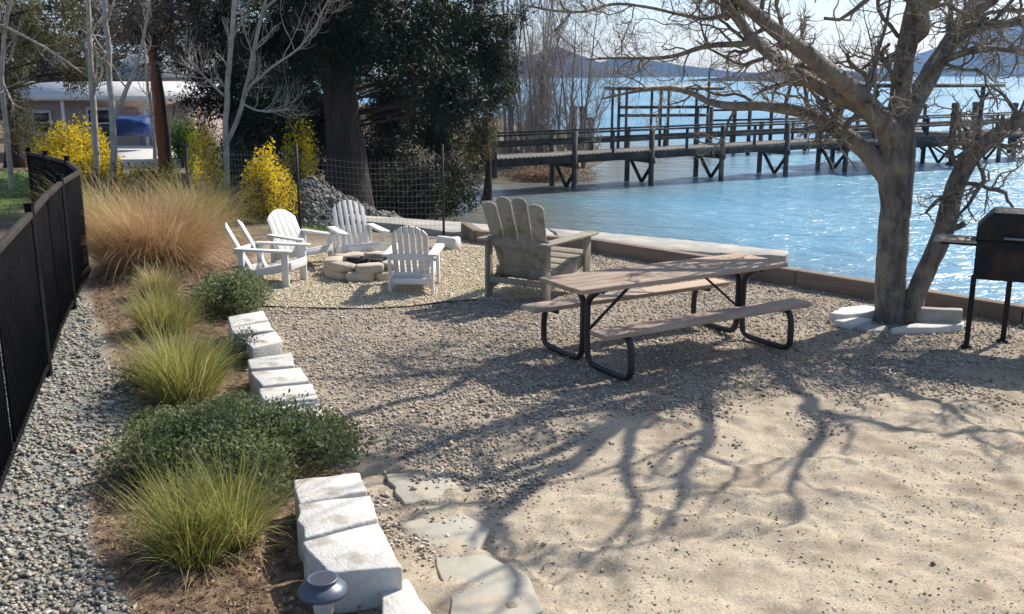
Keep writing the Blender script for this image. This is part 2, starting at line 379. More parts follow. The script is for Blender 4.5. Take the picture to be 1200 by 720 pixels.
m, nt, N, L = nodes('ground')
tc = N('ShaderNodeTexCoord'); P_ = tc.outputs['Object']
def vor(scale):
    n = N('ShaderNodeTexVoronoi', i_Scale=scale); L(P_, n.inputs['Vector'])
    sp = N('ShaderNodeSeparateColor'); L(n.outputs['Color'], sp.inputs[0]); return n.outputs['Distance'], sp.outputs[0]
def noi(scale, detail=6.0, rough=.6):
    n = N('ShaderNodeTexNoise', i_Scale=scale, i_Detail=detail, i_Roughness=rough); L(P_, n.inputs['Vector']); return n.outputs['Fac']
zc = N('ShaderNodeAttribute', attribute_name='zone'); zs = N('ShaderNodeSeparateColor'); L(zc.outputs['Color'], zs.inputs[0])
zf = N('ShaderNodeAttribute', attribute_name='zone_far'); zfs = N('ShaderNodeSeparateColor'); L(zf.outputs['Color'], zfs.inputs[0])
d1, c1 = vor(75); d2, c2 = vor(42)
big = noi(.9); mid = noi(5); fine = noi(60, 4.0); vfine = noi(260, 3.0)
pea = mixc(N, L, c1, (.23, .19, .145), (.41, .345, .27)); pea = mixc(N, L, ramp(N, L, noi(1.7), .42, .66), pea, (.25, .20, .145))
grey_c = mixc(N, L, c2, (.13, .135, .125), (.33, .325, .29)); grey_c = mixc(N, L, ramp(N, L, mid, .5, .72), grey_c, (.26, .21, .155))
soil_c = mixc(N, L, ramp(N, L, noi(14), .35, .7), (.085, .055, .038), (.24, .165, .105))
sand_c = mixc(N, L, ramp(N, L, fine, .3, .7), (.34, .28, .20), (.50, .425, .32)); sand_c = mixc(N, L, ramp(N, L, noi(2.2), .44, .70), sand_c, (.27, .215, .155))
sand_c = mixc(N, L, ramp(N, L, noi(95, 2.0), .66, .74), sand_c, (.13, .09, .06))
pale_c = mixc(N, L, c1, (.42, .34, .225), (.62, .54, .40))
dirt = mixc(N, L, ramp(N, L, noi(1.3), .35, .7), (.10, .075, .05), (.20, .155, .10))
lawn_c = mixc(N, L, noi(9), (.05, .085, .02), (.12, .16, .045))
c = mixc(N, L, zs.outputs[2], pea, sand_c)
c = mixc(N, L, zc.outputs['Alpha'], c, pale_c)
c = mixc(N, L, zfs.outputs[0], c, dirt)
c = mixc(N, L, zs.outputs[1], c, soil_c)
c = mixc(N, L, zs.outputs[0], c, grey_c)
c = mixc(N, L, zfs.outputs[1], c, lawn_c)
c = mixc(N, L, zfs.outputs[2], c, (.06, .052, .04))
b = N('ShaderNodeBsdfPrincipled', i_Roughness=.95); b.inputs['Specular IOR Level'].default_value = .15; L(c, b.inputs['Base Color'])
hgt = math_(N, L, 'ADD', math_(N, L, 'MULTIPLY', math_(N, L, 'MULTIPLY', d1, -.6), math_(N, L, 'SUBTRACT', 1.0, zs.outputs[2])), math_(N, L, 'ADD', math_(N, L, 'MULTIPLY', fine, .5), math_(N, L, 'MULTIPLY', vfine, .25)))
bp = N('ShaderNodeBump', i_Strength=.8, i_Distance=.014); L(hgt, bp.inputs['Height']); L(bp.outputs[0], b.inputs['Normal'])
o = N('ShaderNodeOutputMaterial'); L(b.outputs[0], o.inputs[0])
ground.data.materials.append(m)

# ------------------------------------------------------------------ water
m, nt, N, L = nodes('lake_water')
tc = N('ShaderNodeTexCoord')
def wave(scale, st, det):
    mp = N('ShaderNodeMapping'); mp.inputs['Scale'].default_value = st; mp.inputs['Rotation'].default_value = (0, 0, .12); L(tc.outputs['Object'], mp.inputs['Vector'])
    n = N('ShaderNodeTexNoise', i_Scale=scale, i_Detail=det, i_Roughness=.6); L(mp.outputs[0], n.inputs['Vector']); return n.outputs['Fac']
w1 = wave(2.4, (.40, 1, 1), 4.0); w2 = wave(.5, (.45, 1, 1), 4.0); w3 = wave(.035, (.35, 1, 1), 3.0)
hh = math_(N, L, 'ADD', math_(N, L, 'MULTIPLY', w1, .55), math_(N, L, 'MULTIPLY', w2, 1.3))
b = N('ShaderNodeBsdfPrincipled', i_Roughness=.30); b.inputs['IOR'].default_value = 1.33
sh_ = N('ShaderNodeAttribute', attribute_name='tint')
L(mixc(N, L, sh_.outputs['Fac'], mixc(N, L, ramp(N, L, w3, .35, .65), (.065, .20, .30), (.115, .275, .375)), (.11, .115, .10)), b.inputs['Base Color'])
bp = N('ShaderNodeBump', i_Strength=1.0, i_Distance=.35); L(hh, bp.inputs['Height']); L(bp.outputs[0], b.inputs['Normal'])
o = N('ShaderNodeOutputMaterial'); L(b.outputs[0], o.inputs[0]); M['water'] = m
wx = lines(-4, 30, .8, -3300, 3300, 1.2); wy = lines(8, 60, 1.0, 2, 3300, 1.2)
v, f = grid_mesh(wx, wy, lambda x, y: np.full(x.shape, WATER) + .025 * (vn(x * .7, y * 1.1, 5) - .5))
dsh = -sdf(SHORE, v[:, 0], v[:, 1]); shal = sstep(7, .5, dsh) * sstep(13, 20, v[:, 1]) * sstep(70, 45, v[:, 1])     # the bottom shows in the shallows
tag(MB().add(v, f, shal).build('water', M['water'], smooth=True), kind='structure')

# ------------------------------------------------------------------ hills
M['hill'] = mat('haze_blue_scrub', (.008, .017, .024), (.022, .034, .040), scale=.02, bump=.0, c3=(.045, .040, .034), blotch=.008, spec=0)  # scrub tinted blue: some of the distance haze is put into the base colour
M['brownhill'] = mat('brown_hill', (.034, .031, .034), (.058, .048, .046), scale=.03, bump=0, spec=0)
def hill(name, Y, prof, depth, m, seed, amp):
    """prof: (photo x, photo y of the crest) at distance Y"""
    xs = np.linspace(prof[0][0], prof[-1][0], 130); ys = np.interp(xs, [p[0] for p in prof], [p[1] for p in prof])
    top = A([at(a, b_, Y) for a, b_ in zip(xs, ys)]); K = 26; V = []
    for k in range(K):
        t = k / (K - 1); yy = Y - depth * .5 + depth * t
        pr = math.sin(math.pi * min(1, max(0, t))) ** .8
        wob = fbm(top[:, 0] * 8 / depth + 3, np.full(len(xs), t * 6.0), seed, 5) - .5
        z = (WATER - 6) + (top[:, 2] - WATER + 6) * pr + wob * amp * (pr if k else 0) * np.clip((top[:, 2] - WATER) / (amp * 2), 0, 1)
        V.append(np.stack([top[:, 0], np.full(len(xs), yy) + wob * depth * .15, z], 1))
    n = len(xs); i = (np.arange(K - 1)[:, None] * n + np.arange(n - 1)[None]).ravel()
    tag(MB().add(np.concatenate(V), np.stack([i, i + 1, i + n + 1, i + n], 1)).build(name, m, smooth=True), kind='structure')
hill('hills', 1500, [(330, 95), (450, 92), (545, 80), (590, 70), (625, 64), (655, 58), (690, 68), (715, 80), (740, 92), (765, 97)], 500, M['brownhill'], 1, 16)
hill('hills', 2100, [(630, 92), (690, 77), (720, 70), (760, 72), (800, 77), (850, 84), (890, 85), (930, 80), (965, 81), (1010, 86), (1050, 91)], 500, M['hill'], 2, 14)
hill('hills', 2500, [(980, 100), (1040, 86), (1085, 68), (1110, 56), (1140, 43), (1170, 33), (1200, 25), (1260, 10), (1330, 2), (1420, 30), (1500, 60)], 700, M['hill'], 3, 26)
hill('far_shore', 620, [(790, 96), (830, 92), (880, 87), (925, 84), (965, 83), (1000, 86), (1040, 91), (1065, 96)], 160, M['brownhill'], 4, 3)

# ------------------------------------------------------------------ loose stones and litter (uncountable)
OCT_V = A([[1, 0, 0], [-1, 0, 0], [0, 1, 0], [0, -1, 0], [0, 0, 1], [0, 0, -1]], float)
_ic = [(a, b_, c_) for a, b_, c_ in [(0, 2, 4), (2, 1, 4), (1, 3, 4), (3, 0, 4), (2, 0, 5), (1, 2, 5), (3, 1, 5), (0, 3, 5)]]
def stones(name, m, xy, size, tint=None, sink=.25):
    n = len(xy); z = gz(xy[:, 0], xy[:, 1])
    s = size * RNG.lognormal(0, .32, n)
    q = OCT_V[None] * (s[:, None] * .5)[:, :, None] * RNG.uniform(.65, 1.25, (n, 6, 1)) * A([1, 1, .68]) + RNG.normal(size=(n, 6, 3)) * (s * .09)[:, None, None]
    a = RNG.uniform(0, 2 * math.pi, n); ca_, sa_ = np.cos(a)[:, None], np.sin(a)[:, None]
    x = q[:, :, 0] * ca_ * 1.2 - q[:, :, 1] * sa_; y = q[:, :, 0] * sa_ * 1.2 + q[:, :, 1] * ca_
    p = np.stack([x + xy[:, :1], y + xy[:, 1:2], q[:, :, 2] + (z + s * .34 * (1 - sink))[:, None]], -1)
    f = (A(_ic)[None] + (np.arange(n) * 6)[:, None, None]).reshape(-1, 3)
    t = RNG.uniform(0, 1, n) if tint is None else tint
    return tag(MB().add(p.reshape(-1, 3), f, np.repeat(t, 6)).build(name, m), kind='stuff')
def scatter(n, x0, x1, y0, y1, wf, dens=None):
    """keep points of a random field with probability wf(x, y); nearer ones more often"""
    x = RNG.uniform(x0, x1, n); y = y0 + (y1 - y0) * RNG.uniform(0, 1, n) ** 1.35
    k = RNG.uniform(0, 1, n) < wf(x, y); return np.stack([x[k], y[k]], 1)
clump = lambda x, y, s, sd: sstep(.35, .62, fbm(x * s, y * s, sd, 3))
stones('grey_gravel', M['greystone'], scatter(62000, -5.4, -.9, 3.5, 12.5, lambda x, y: zones(x, y)[0] * (.55 + .45 * clump(x, y, 2.5, 61))), .026)
stones('pea_gravel', M['peastone'], scatter(190000, -3.2, 7.2, 4.6, 14.5, lambda x, y: (1 - np.clip(sum(zones(x, y)), 0, 1)) ** 2.2 * sstep(-.05, .0, gz(x, y) + .02) * (.45 + .55 * clump(x, y, 1.6, 62))), .019)
stones('pale_gravel', M['palepea'], scatter(60000, -3.8, 2.2, 10.2, 14.5, lambda x, y: zones(x, y)[3]), .018)
stones('sand_grit', M['palepea'], scatter(26000, -1, 6.5, 3.8, 9.5, lambda x, y: zones(x, y)[2] * (.12 + .88 * clump(x, y, 1.1, 63) * clump(x, y, 3.1, 67))), .011, sink=.9)
bp_ = scatter(130, -1, 6.5, 3.8, 9.5, lambda x, y: zones(x, y)[2] * clump(x, y, .9, 64) * clump(x, y, 2.7, 68))
stones('dark_pebbles', M['greystone'], bp_, .02, tint=RNG.uniform(0, .12, len(bp_)), sink=.4)
def litter(name, n, x0, x1, y0, y1, wf, size, m, lift=.012, aspect=2.4):
    xy = scatter(n, x0, x1, y0, y1, wf); p = np.stack([xy[:, 0], xy[:, 1], gz(xy[:, 0], xy[:, 1]) + RNG.uniform(.003, lift, len(xy))], 1)
    mb = MB(); leaf_cards(mb, p, size, aspect, flat=.75); tag(mb.build(name, m), kind='stuff')
litter('leaf_litter', 30000, -5, -.3, 3.5, 13, lambda x, y: zones(x, y)[1] * (.25 + .75 * clump(x, y, 3, 65)), .030, M['litter'], .03)
litter('dry_debris', 15000, -3, 7, 4.2, 13.5, lambda x, y: (1 - zones(x, y)[1]) * (1 - zones(x, y)[3]) * clump(x, y, 1.4, 66) * .8 + .05, .022, M['litter'])

# ------------------------------------------------------------------ paths and slabs
def slab(name, px, ztop, thick, m, noise=.0, bevel=.012, label=None, cat=None, group=None, kind=None, world=None, parent=None):
    P = A(world) if world is not None else A([gp(q[0], q[1], ztop)[:2] for q in px]); c = P.mean(0)
    out = []
    for i in range(len(P)):                       # roughened outline
        a, b_ = P[i], P[(i + 1) % len(P)]; k = max(1, int(np.linalg.norm(b_ - a) / .09)) if noise else 1
        for j in range(k):
            q = a + (b_ - a) * j / k
            out.append(q + RNG.normal(size=2) * noise * (1 if j else .3))
    out = A(out) - c
    if np.sum(out[:, 0] * np.roll(out[:, 1], -1) - np.roll(out[:, 0], -1) * out[:, 1]) < 0: out = out[::-1]
    mb = MB(); mb.prism(out, (0, 0, -thick / 2), (1, 0, 0), (0, 1, 0), (0, 0, 1), thick)
    o = mb.build(name, m, parent, bevel=bevel, loc=(c[0], c[1], ztop)); return tag(o, label, cat, group, kind)
slab('path', [(395, 247), (430, 253), (520, 259), (572, 263), (640, 267.5), (657, 281), (600, 279), (560, 274.5), (525, 272), (468, 263), (420, 259)], .045, .3, M['concrete'], .01, kind='structure')
slab('concrete_slab', [(643, 268), (700, 272), (800, 281), (885, 290), (925, 294), (921, 300), (860, 297.5), (775, 292), (662, 281.5)], .03, 1.0, M['concrete'], .02,
     label='long pale concrete slab running out over the water behind the picnic table', cat='slab')
slab('driveway', [(128, 165), (150, 163), (222, 165), (240, 186), (140, 187)], -.05, .3, M['palestone'], kind='structure')
for px, lab in (([(452, 556), (526, 548), (541, 578), (474, 591)], 'upper grey flagstone half buried in sand, next to the low shrub'),
                ([(467, 612), (532, 597), (575, 620), (560, 645), (496, 652)], 'middle grey flagstone half buried in sand, under branch shadows'),
                ([(510, 652), (568, 649), (622, 677), (637, 715), (600, 735), (528, 735), (524, 690)], 'clean pale flagstone nearest the camera beside the end block')):
    slab('flagstone', px, .006 if 'buried' in lab else .016, .06, M['slabstone'], .012, .006, lab, 'flagstone', 'flagstones sunk in the sand')

# ------------------------------------------------------------------ block wall
def block(px, ztop, label, thick=.30):
    slab('concrete_block', px, ztop, thick, M['block'], .006, .012, label, 'block', 'concrete blocks of the low wall')
nb = [([(344, 562), (422, 553), (430, 574), (350, 590)], 'near pale concrete block just below the creeping shrub'),
      ([(349, 590), (433, 580), (443, 607), (356, 630)], 'near pale concrete block second from the end of the wall'),
      ([(354, 635), (444, 612), (472, 664), (386, 671)], 'big pale concrete block with a shaded front at the near end of the wall')]
for q, l in nb: block(q, .22, l)
block([(446, 690), (478, 676), (505, 716), (515, 760), (452, 760)], .10, 'lowest pale concrete block sunk in the sand below the end block')
fb = [([(267, 371), (309, 364), (314, 374), (270, 383)], 'farthest pale block of the wall beside the dark shrub'),
      ([(270, 384), (315, 376.5), (321, 386), (274, 392)], 'second farthest pale block of the wall'),
      ([(282, 396), (324, 388), (331, 400), (296, 408)], 'pale block with grey green plant lying over it'),
      ([(290, 421), (341, 413), (346, 428), (293, 432)], 'pale block just before the grey green plant, above three stacked edges'),
      ([(293, 436), (352, 430), (363, 446), (307, 452)], 'pale block third from the creeping shrub'),
      ([(304, 455), (366, 449), (373, 466), (309, 473)], 'pale block second from the creeping shrub'),
      ([(307, 477), (374, 470), (379, 487), (312, 488)], 'pale block touching the far side of the creeping shrub')]
for q, l in fb: block(q, .20, l)

# ------------------------------------------------------------------ timber edging
tl = ['far short edging timber at the path end', 'long brown edging timber behind the wooden chair and table', 'brown edging timber between the picnic table and the tree', 'brown edging timber behind the grill and tree', 'last edging timber beyond the grill']
for i, lab in zip((0, 1, 2, 3, 4), tl):
    a, b_ = A(EDGE[i]), A(EDGE[i + 1]); c = (a + b_) / 2; d = b_ - a; Ln = np.linalg.norm(d)
    mb = MB(); mb.box((0, 0, .03), (Ln - .015, .16, .32))
    tag(mb.build('edging_timber', M['timber'], bevel=.012, loc=(c[0], c[1], 0), rz=math.atan2(d[1], d[0])), lab, 'edging timber', 'timber edging along the shore')
mb = MB(); pts = A([np.append(gp(x, y)[:2], 0) for x, y in ((300, 361), (330, 363), (380, 364), (430, 364), (480, 360), (520, 355), (560, 351))]); pts[:, 2] = gz(pts[:, 0], pts[:, 1]) + .012
mb.tube(pts, .011, 6); tag(mb.build('edging_strip', M['darkpost'], smooth=True), 'thin dark edging strip at the border of the pale gravel', 'edging strip')

# ------------------------------------------------------------------ black fence
fen = thing('metal_fence', 'black metal picket fence curving away along the grey gravel', 'fence', (FP[0][0], FP[0][1], 0)); fo = A([FP[0][0], FP[0][1], 0])
def fheight(y): return 1.41 - .18 * max(0, (y - 10.45)) / 6.5
prev = None; fine_pts = []
for i in range(len(FP) - 1):
    for k in range(10): fine_pts.append(A(FP[i]) + (A(FP[i + 1]) - A(FP[i])) * k / 10)
fine_pts.append(A(FP[-1])); fine_pts = A(fine_pts)
zg = gz(fine_pts[:, 0], fine_pts[:, 1])
for i in range(len(FP) - 1):
    seg = fine_pts[i * 10:i * 10 + 11]; zs_ = zg[i * 10:i * 10 + 11]; H0, H1 = fheight(FP[i][1]), fheight(FP[i + 1][1])
    d = seg[-1] - seg[0]; Ln = np.linalg.norm(d); dirv = d / Ln; n_ = int(Ln / .085)
    mb = MB()
    for k in range(1, n_):
        t = k / n_; q = seg[0] + d * t; zz = zs_[0] + (zs_[-1] - zs_[0]) * t; hh_ = H0 + (H1 - H0) * t
        ang = math.atan2(dirv[1], dirv[0]); rot = A([[math.cos(ang), -math.sin(ang), 0], [math.sin(ang), math.cos(ang), 0], [0, 0, 1]])
        mb.box((q[0] - fo[0], q[1] - fo[1], zz + .08 + (hh_ - .12) / 2), (.020, .020, hh_ - .12), rot)
    mb.build('picket_panel', M['fence'], fen)
    p0 = A([*seg[0], zs_[0]]) - fo; p1 = A([*seg[-1], zs_[-1]]) - fo
    mb = MB(); mb.beam(p0 + A([0, 0, H0 - .03]), p1 + A([0, 0, H1 - .03]), .045, .05); mb.build('top_rail', M['railtop'], fen, bevel=.004)
    mb = MB(); mb.beam(p0 + A([0, 0, .10]), p1 + A([0, 0, .10]), .034, .04); mb.build('bottom_rail', M['fence'], fen, bevel=.004)
for i, q in enumerate(FP):
    if i in (1, 3, 5): continue
    zz = gz1(*q); h = fheight(q[1]) + .05; mb = MB(); mb.box((0, 0, h / 2 - .05), (.058, .058, h + .1)); mb.box((0, 0, h + .006), (.07, .07, .016))
    mb.build('post', M['fence'], fen, bevel=.003, loc=(q[0] - fo[0], q[1] - fo[1], zz))

# ------------------------------------------------------------------ wire fence
wf0 = [(-5.7, 17.3), (-3.5, 16.09), (-1.08, 15.39)]
wf = thing('wire_fence', 'thin wire mesh fence on dark steel posts behind the white chairs', 'fence', (-3.5, 16.09, 0)); wo = A([-3.5, 16.09, 0])
mb = MB()
for s in range(2):
    a, b_ = A(wf0[s]), A(wf0[s + 1]); Ln = np.linalg.norm(b_ - a); n_ = int(Ln / .075)
    P_l, R_l = [], []
    for k in range(n_ + 1):
        t = k / n_; q = a + (b_ - a) * t; sag = -.10 * math.sin(math.pi * t) - .05 * s
        z0 = gz1(*q); P_l.append([[q[0], q[1], z0 + .02], [q[0] + .01, q[1], z0 + .7], [q[0], q[1], z0 + 1.36 + sag]])
    v_, f_ = tubes(A(P_l) - wo, np.full((len(P_l), 3), .0017), 3); mb.add(v_, f_)
    H_l = []
    for z in np.arange(.08, 1.37, .10):
        H_l.append([[*(a + (b_ - a) * t), gz1(*(a + (b_ - a) * t)) + z + (-.10 * math.sin(math.pi * t) - .05 * s) * z / 1.36] for t in np.linspace(0, 1, 9)])
    v_, f_ = tubes(A(H_l) - wo, np.full((len(H_l), 9), .0021), 3); mb.add(v_, f_)
mb.build('wire_mesh', M['wire'], wf)
for q, h in zip(wf0, (1.4, 1.42, 1.45)):
    mb = MB(); mb.box((0, 0, h / 2 - .1), (.035, .035, h + .2)); mb.box((0, .02, h / 2 - .1), (.008, .03, h + .2)); mb.build('post', M['darkpost'], wf, loc=(q[0] - wo[0], q[1] - wo[1], gz1(*q)))

# ------------------------------------------------------------------ adirondack chairs
def chair(label, x, y, face, m, W=.52, H=.82, nsl=5, gap=.012, arch=.07, mode='', rear_leg=True, name='garden_chair', group='white chairs round the fire pit', fan=0.0, tilt=22, rough=0.0):
    """face: heading in degrees clockwise from the view axis (+y)"""
    s = H / .9; t = thing(name, label, 'chair', (x, y, gz1(x, y) - .005), R(-face), group)
    hw = W / 2; ah = .50 * s; jit = lambda a: random.uniform(-a, a) * rough
    mb = MB()                                                    # seat of slats
    for k in range(6):
        u = k / 5; yy = .34 * s - u * .54 * s; zz = (.335 - .145 * u) * s
        mb.box((0, yy, zz), (W, .088 * s, .022), A([[1, 0, 0], [0, math.cos(R(15)), -math.sin(R(15))], [0, math.sin(R(15)), math.cos(R(15))]]), random.random())
    mb.build('seat', m, t, bevel=.004)
    mb = MB()                                                    # backrest
    tl_ = R(tilt); up = A([0, -math.sin(tl_), math.cos(tl_)]); nn = A([0, math.cos(tl_), math.sin(tl_)])
    o0 = A([0, -.22 * s, .17 * s]); Lt = (H - .17 * s) / math.cos(tl_); ws = (W - .02) / nsl
    for k in range(nsl):
        if mode == 'open' and 0 < k < nsl - 1: continue
        u = (k + .5) / nsl * 2 - 1
        a_ = fan * u; ax = A([math.cos(a_), 0, 0]) + up * -math.sin(a_); ay = up * math.cos(a_) + A([math.sin(a_), 0, 0])
        top = lambda q: Lt - arch * s * q * q * 1.6
        h2 = (ws - gap) / 2; ul, ur = u - 1 / nsl, u + 1 / nsl
        if rough:
            tp = top(u) + jit(.02); out = [(-h2, 0), (h2, 0), (h2 * 1.1, tp - .05), (h2 * .75, tp - .012), (0, tp), (-h2 * .75, tp - .012), (-h2 * 1.1, tp - .05)]
        else: out = [(-h2, 0), (h2, 0), (h2, top(ur)), (0, top(u)), (-h2, top(ul))]
        mb.prism(out, o0 + A([u * (hw - .01) * (.86 if fan else 1), 0, 0]), ax, ay, nn, .024, random.random())
    mb.build('backrest', m, t, bevel=.004)
    bk = lambda z: o0 + up * (z - .17 * s) / math.cos(tl_) - nn * .026
    mb = MB(); p = bk(ah - .005); mb.beam(p + A([-hw - .04, 0, 0]), p + A([hw + .04, 0, 0]), .03, .085 * s, up=(0, 0, 1)); mb.build('back_rail', m, t, bevel=.004)
    mb = MB(); p = bk(.24 * s); mb.beam(p + A([-hw, 0, 0]), p + A([hw, 0, 0]), .03, .08 * s); mb.build('back_rail', m, t, bevel=.004)
    for sx in (-1, 1):
        mb = MB(); xo = sx * (hw + .035)
        out = [(-.055, -.44 * s), (.045, -.44 * s), (.065, .30 * s), (.05, .40 * s), (.0, .43 * s), (-.055, .40 * s)]
        mb.prism([(a_ * 1.15 * s, b_) for a_, b_ in out], (xo, 0, ah + .0125), (1, 0, 0), (0, 1, 0), (0, 0, 1), .026, random.random()); mb.build('armrest', m, t, bevel=.005)
        mb = MB(); mb.box((sx * (hw + .02), .31 * s, ah / 2), (.034, .10 * s, ah - .004)); mb.build('leg', m, t, bevel=.004)
        mb = MB(); mb.box((sx * (hw + .02), -.36 * s, ah / 2 * .99), (.034, .085 * s, ah * .99 - .004)); mb.build('leg', m, t, bevel=.004)
        mb = MB(); mb.beam((sx * (hw - .012), .37 * s, .30 * s), (sx * (hw - .012), -.38 * s, .13 * s), .026, .10 * s); mb.build('side_rail', m, t, bevel=.004)
    mb = MB(); mb.box((0, -.375 * s, .17 * s), (W - .01, .026, .07)); mb.build('stretcher', m, t, bevel=.004)
    mb = MB(); mb.box((0, .375 * s, .285 * s), (W - .01, .024, .09 * s)); mb.build('front_rail', m, t, bevel=.004)
    return t
chair('big weathered brown wooden chair with fanned back behind the picnic table', .33, 11.35, 33, M['weathered'], W=.74, H=1.24, nsl=4, gap=.014, arch=.07, name='wooden_chair', group=None, fan=.12, tilt=19, rough=1.0)
chair('white chair seen from behind, nearest the camera on the pale gravel', -1.17, 11.62, 2, M['white'], W=.46, H=.83, nsl=6, gap=.016, arch=.08)
chair('white chair seen side on at the far left, with open gap in its back', -2.92, 11.85, 104, M['white'], W=.44, H=.78, nsl=5, mode='open', tilt=31)
chair('white chair with solid rounded back facing the camera, left of the fire pit', -2.82, 13.05, 128, M['white'], W=.50, H=.72, nsl=5, gap=.002, arch=.10, tilt=28)
chair('white slatted chair with striped back, directly behind the fire pit', -2.10, 13.25, 155, M['white'], W=.50, H=.80, nsl=6, gap=.026, arch=.09, tilt=26)

# ------------------------------------------------------------------ fire pit
fx, fy = -1.88, 12.40
fp = thing('fire_pit', 'low ring of brown field stones with ashes inside, among the white chairs', 'fire pit', (fx, fy, gz1(fx, fy)))
def rock(sz, seed, amp=.16, flatz=1.0):
    r = np.random.default_rng(seed); n1, n2 = 12, 8; V = []
    for i in range(n2 + 1):
        for j in range(n1):
            th = math.pi * i / n2; ph = 2 * math.pi * j / n1; d = A([math.sin(th) * math.cos(ph), math.sin(th) * math.sin(ph), math.cos(th)])
            d = np.sign(d) * np.abs(d) ** .36; k = 1 + amp * (float(vn(A([d[0] * 1.7 + seed + 5]), A([d[1] * 1.7 + d[2] * 2.3 + 9]), seed)[0]) - .5) * 2
            V.append(d * k * A(sz) / 2)
    f = [[i * n1 + j, (i + 1) * n1 + j, (i + 1) * n1 + (j + 1) % n1, i * n1 + (j + 1) % n1] for i in range(n2) for j in range(n1)]
    return A(V), A(f)
for lay, (nst, rr, zz, hz) in enumerate(((8, .43, .05, .13), (7, .42, .155, .11))):
    for k in range(nst):
        a = 2 * math.pi * (k + .5 * lay) / nst + random.uniform(-.06, .06)
        v_, f_ = rock((.36, .22, hz), 40 + lay * 20 + k, .16)
        MB().add(v_, f_, random.random()).build('stone', M['stone'], fp, smooth=True, loc=(rr * math.cos(a), rr * math.sin(a), zz), rz=a + math.pi / 2)
mb = MB(); v_, f_ = rock((.6, .6, .14), 3, .2); mb.add(v_, f_); mb.build('ash_bed', M['charcoal'], fp, smooth=True, loc=(0, 0, .05))
for k in range(4):
    a = k * 1.5 + .4; mb = MB(); mb.tube([(-.22 * math.cos(a), -.22 * math.sin(a), .14), (0.02, .01 * k, .17), (.24 * math.cos(a), .2 * math.sin(a), .16 + .02 * k)], [.03, .034, .026], 7)
    mb.build('charred_log', M['charcoal'], fp, smooth=True)
q = gp(526, 290); v_, f_ = rock((.36, .24, .20), 71, .25)
tag(MB().add(v_, f_).build('boulder', M['palestone'], smooth=True, loc=(q[0], q[1], .06), rz=-.4), 'white rock lying on the gravel behind the rear facing white chair', 'rock')

# ------------------------------------------------------------------ picnic table
pt = thing('picnic_table', 'picnic table with reddish planks and black tube frame', 'picnic table', (1.43, 8.82, 0), R(31))
LT, WT = 2.40, .64
def planks(L_, W_, n, z, yc, th=.042):
    mb = MB(); w = W_ / n
    for k in range(n): mb.box((random.uniform(-.006, .006), yc - W_ / 2 + w * (k + .5), z), (L_, w - .007, th), None, random.random())
    return mb
planks(LT, WT, 5, .744, 0).build('tabletop', M['redwood'], pt, bevel=.006)
for sy in (-1, 1): planks(LT - .04, .235, 1, .428, sy * .545).build('bench_seat', M['redwood'], pt, bevel=.006)
def smooth_path(pts, it=2):
    p = A(pts, float)
    for _ in range(it):
        q = [p[0]]
        for i in range(len(p) - 1): q += [p[i] * .75 + p[i + 1] * .25, p[i] * .25 + p[i + 1] * .75]
        p = A(q + [p[-1]])
    return p
for sx in (-1, 1):
    x = sx * .92; mb = MB()
    for sy in (-1, 1):
        pth = [(x, sy * .26, .719), (x, sy * .20, .717), (x, sy * .035, .60), (x, sy * .032, .5), (x, sy * .032, .16), (x, sy * .07, .045), (x, sy * .23, .032), (x, sy * .53, .032), (x, sy * .655, .05), (x, sy * .67, .17), (x, sy * .655, .36), (x, sy * .59, .396), (x, sy * .45, .398)]
        mb.tube(smooth_path(pth), .029, 10)
    mb.build('end_frame', M['blacktube'], pt, smooth=True)
    mb = MB(); mb.beam((x - sx * .02, 0, .30), (x - sx * .56, 0, .719), .03, .016); mb.build('brace', M['blacktube'], pt, bevel=.002)
    mb = MB(); mb.box((x, 0, .716), (.045, WT - .06, .012)); mb.build('top_cleat', M['blacktube'], pt)

# ------------------------------------------------------------------ grill
u = A([.9, -.436]); gr = thing('barbecue_grill', 'black charcoal grill box on legs with wooden side shelf', 'grill', (4.25, 8.92, 0), math.atan2(u[1], u[0]))
W_, D_ = 1.02, .46
mb = MB(); mb.prism([(0.02, .66), (W_, .66), (W_, 1.02), (.02, 1.02)], (0, D_ / 2, 0), (1, 0, 0), (0, 0, 1), (0, -1, 0), D_); mb.build('firebox', M['soot'], gr, bevel=.006)
mb = MB(); mb.prism([(.012, 1.024), (W_ + .008, 1.024), (W_ + .008, 1.13), (W_ - .12, 1.285), (.14, 1.285), (.012, 1.13)], (0, D_ / 2, 0), (1, 0, 0), (0, 0, 1), (0, -1, 0), D_ + .016)
lid = mb.build('lid', M['soot'], gr, bevel=.008)
mb = MB()
for q in (.26, .50): mb.tube([(q, -.008, 1.06), (q, -.05, 1.06)], .008, 8)
mb.tube([(.24, -.05, 1.06), (.52, -.05, 1.06)], .011, 10); mb.build('handle', M['wire'], lid, smooth=True)
mb = MB(); mb.lathe([(.0, 0), (.035, 0), (.035, .012), (0, .012)], 14, (.42, D_ / 2, 1.288)); mb.build('vent_cap', M['wire'], lid)
for lx, ly in ((.03, .03), (.34, .40), (W_ - .04, .03), (W_ - .3, .40)):
    mb = MB(); mb.box((lx, ly, .33), (.048, .048, .72)); mb.box((lx, ly, .008), (.10, .09, .03)); mb.build('leg', M['soot'], gr, bevel=.003)
mb = MB()
for k in range(4): mb.box((-.165, .04 + k * .085, 1.0), (.36, .078, .026), None, random.random())
sh = mb.build('side_shelf', M['weathered'], gr, bevel=.003)
for ly in (.05, .27):
    mb = MB(); mb.box((-.13, ly, .973), (.30, .022, .022)); mb.build('shelf_bracket', M['soot'], sh)

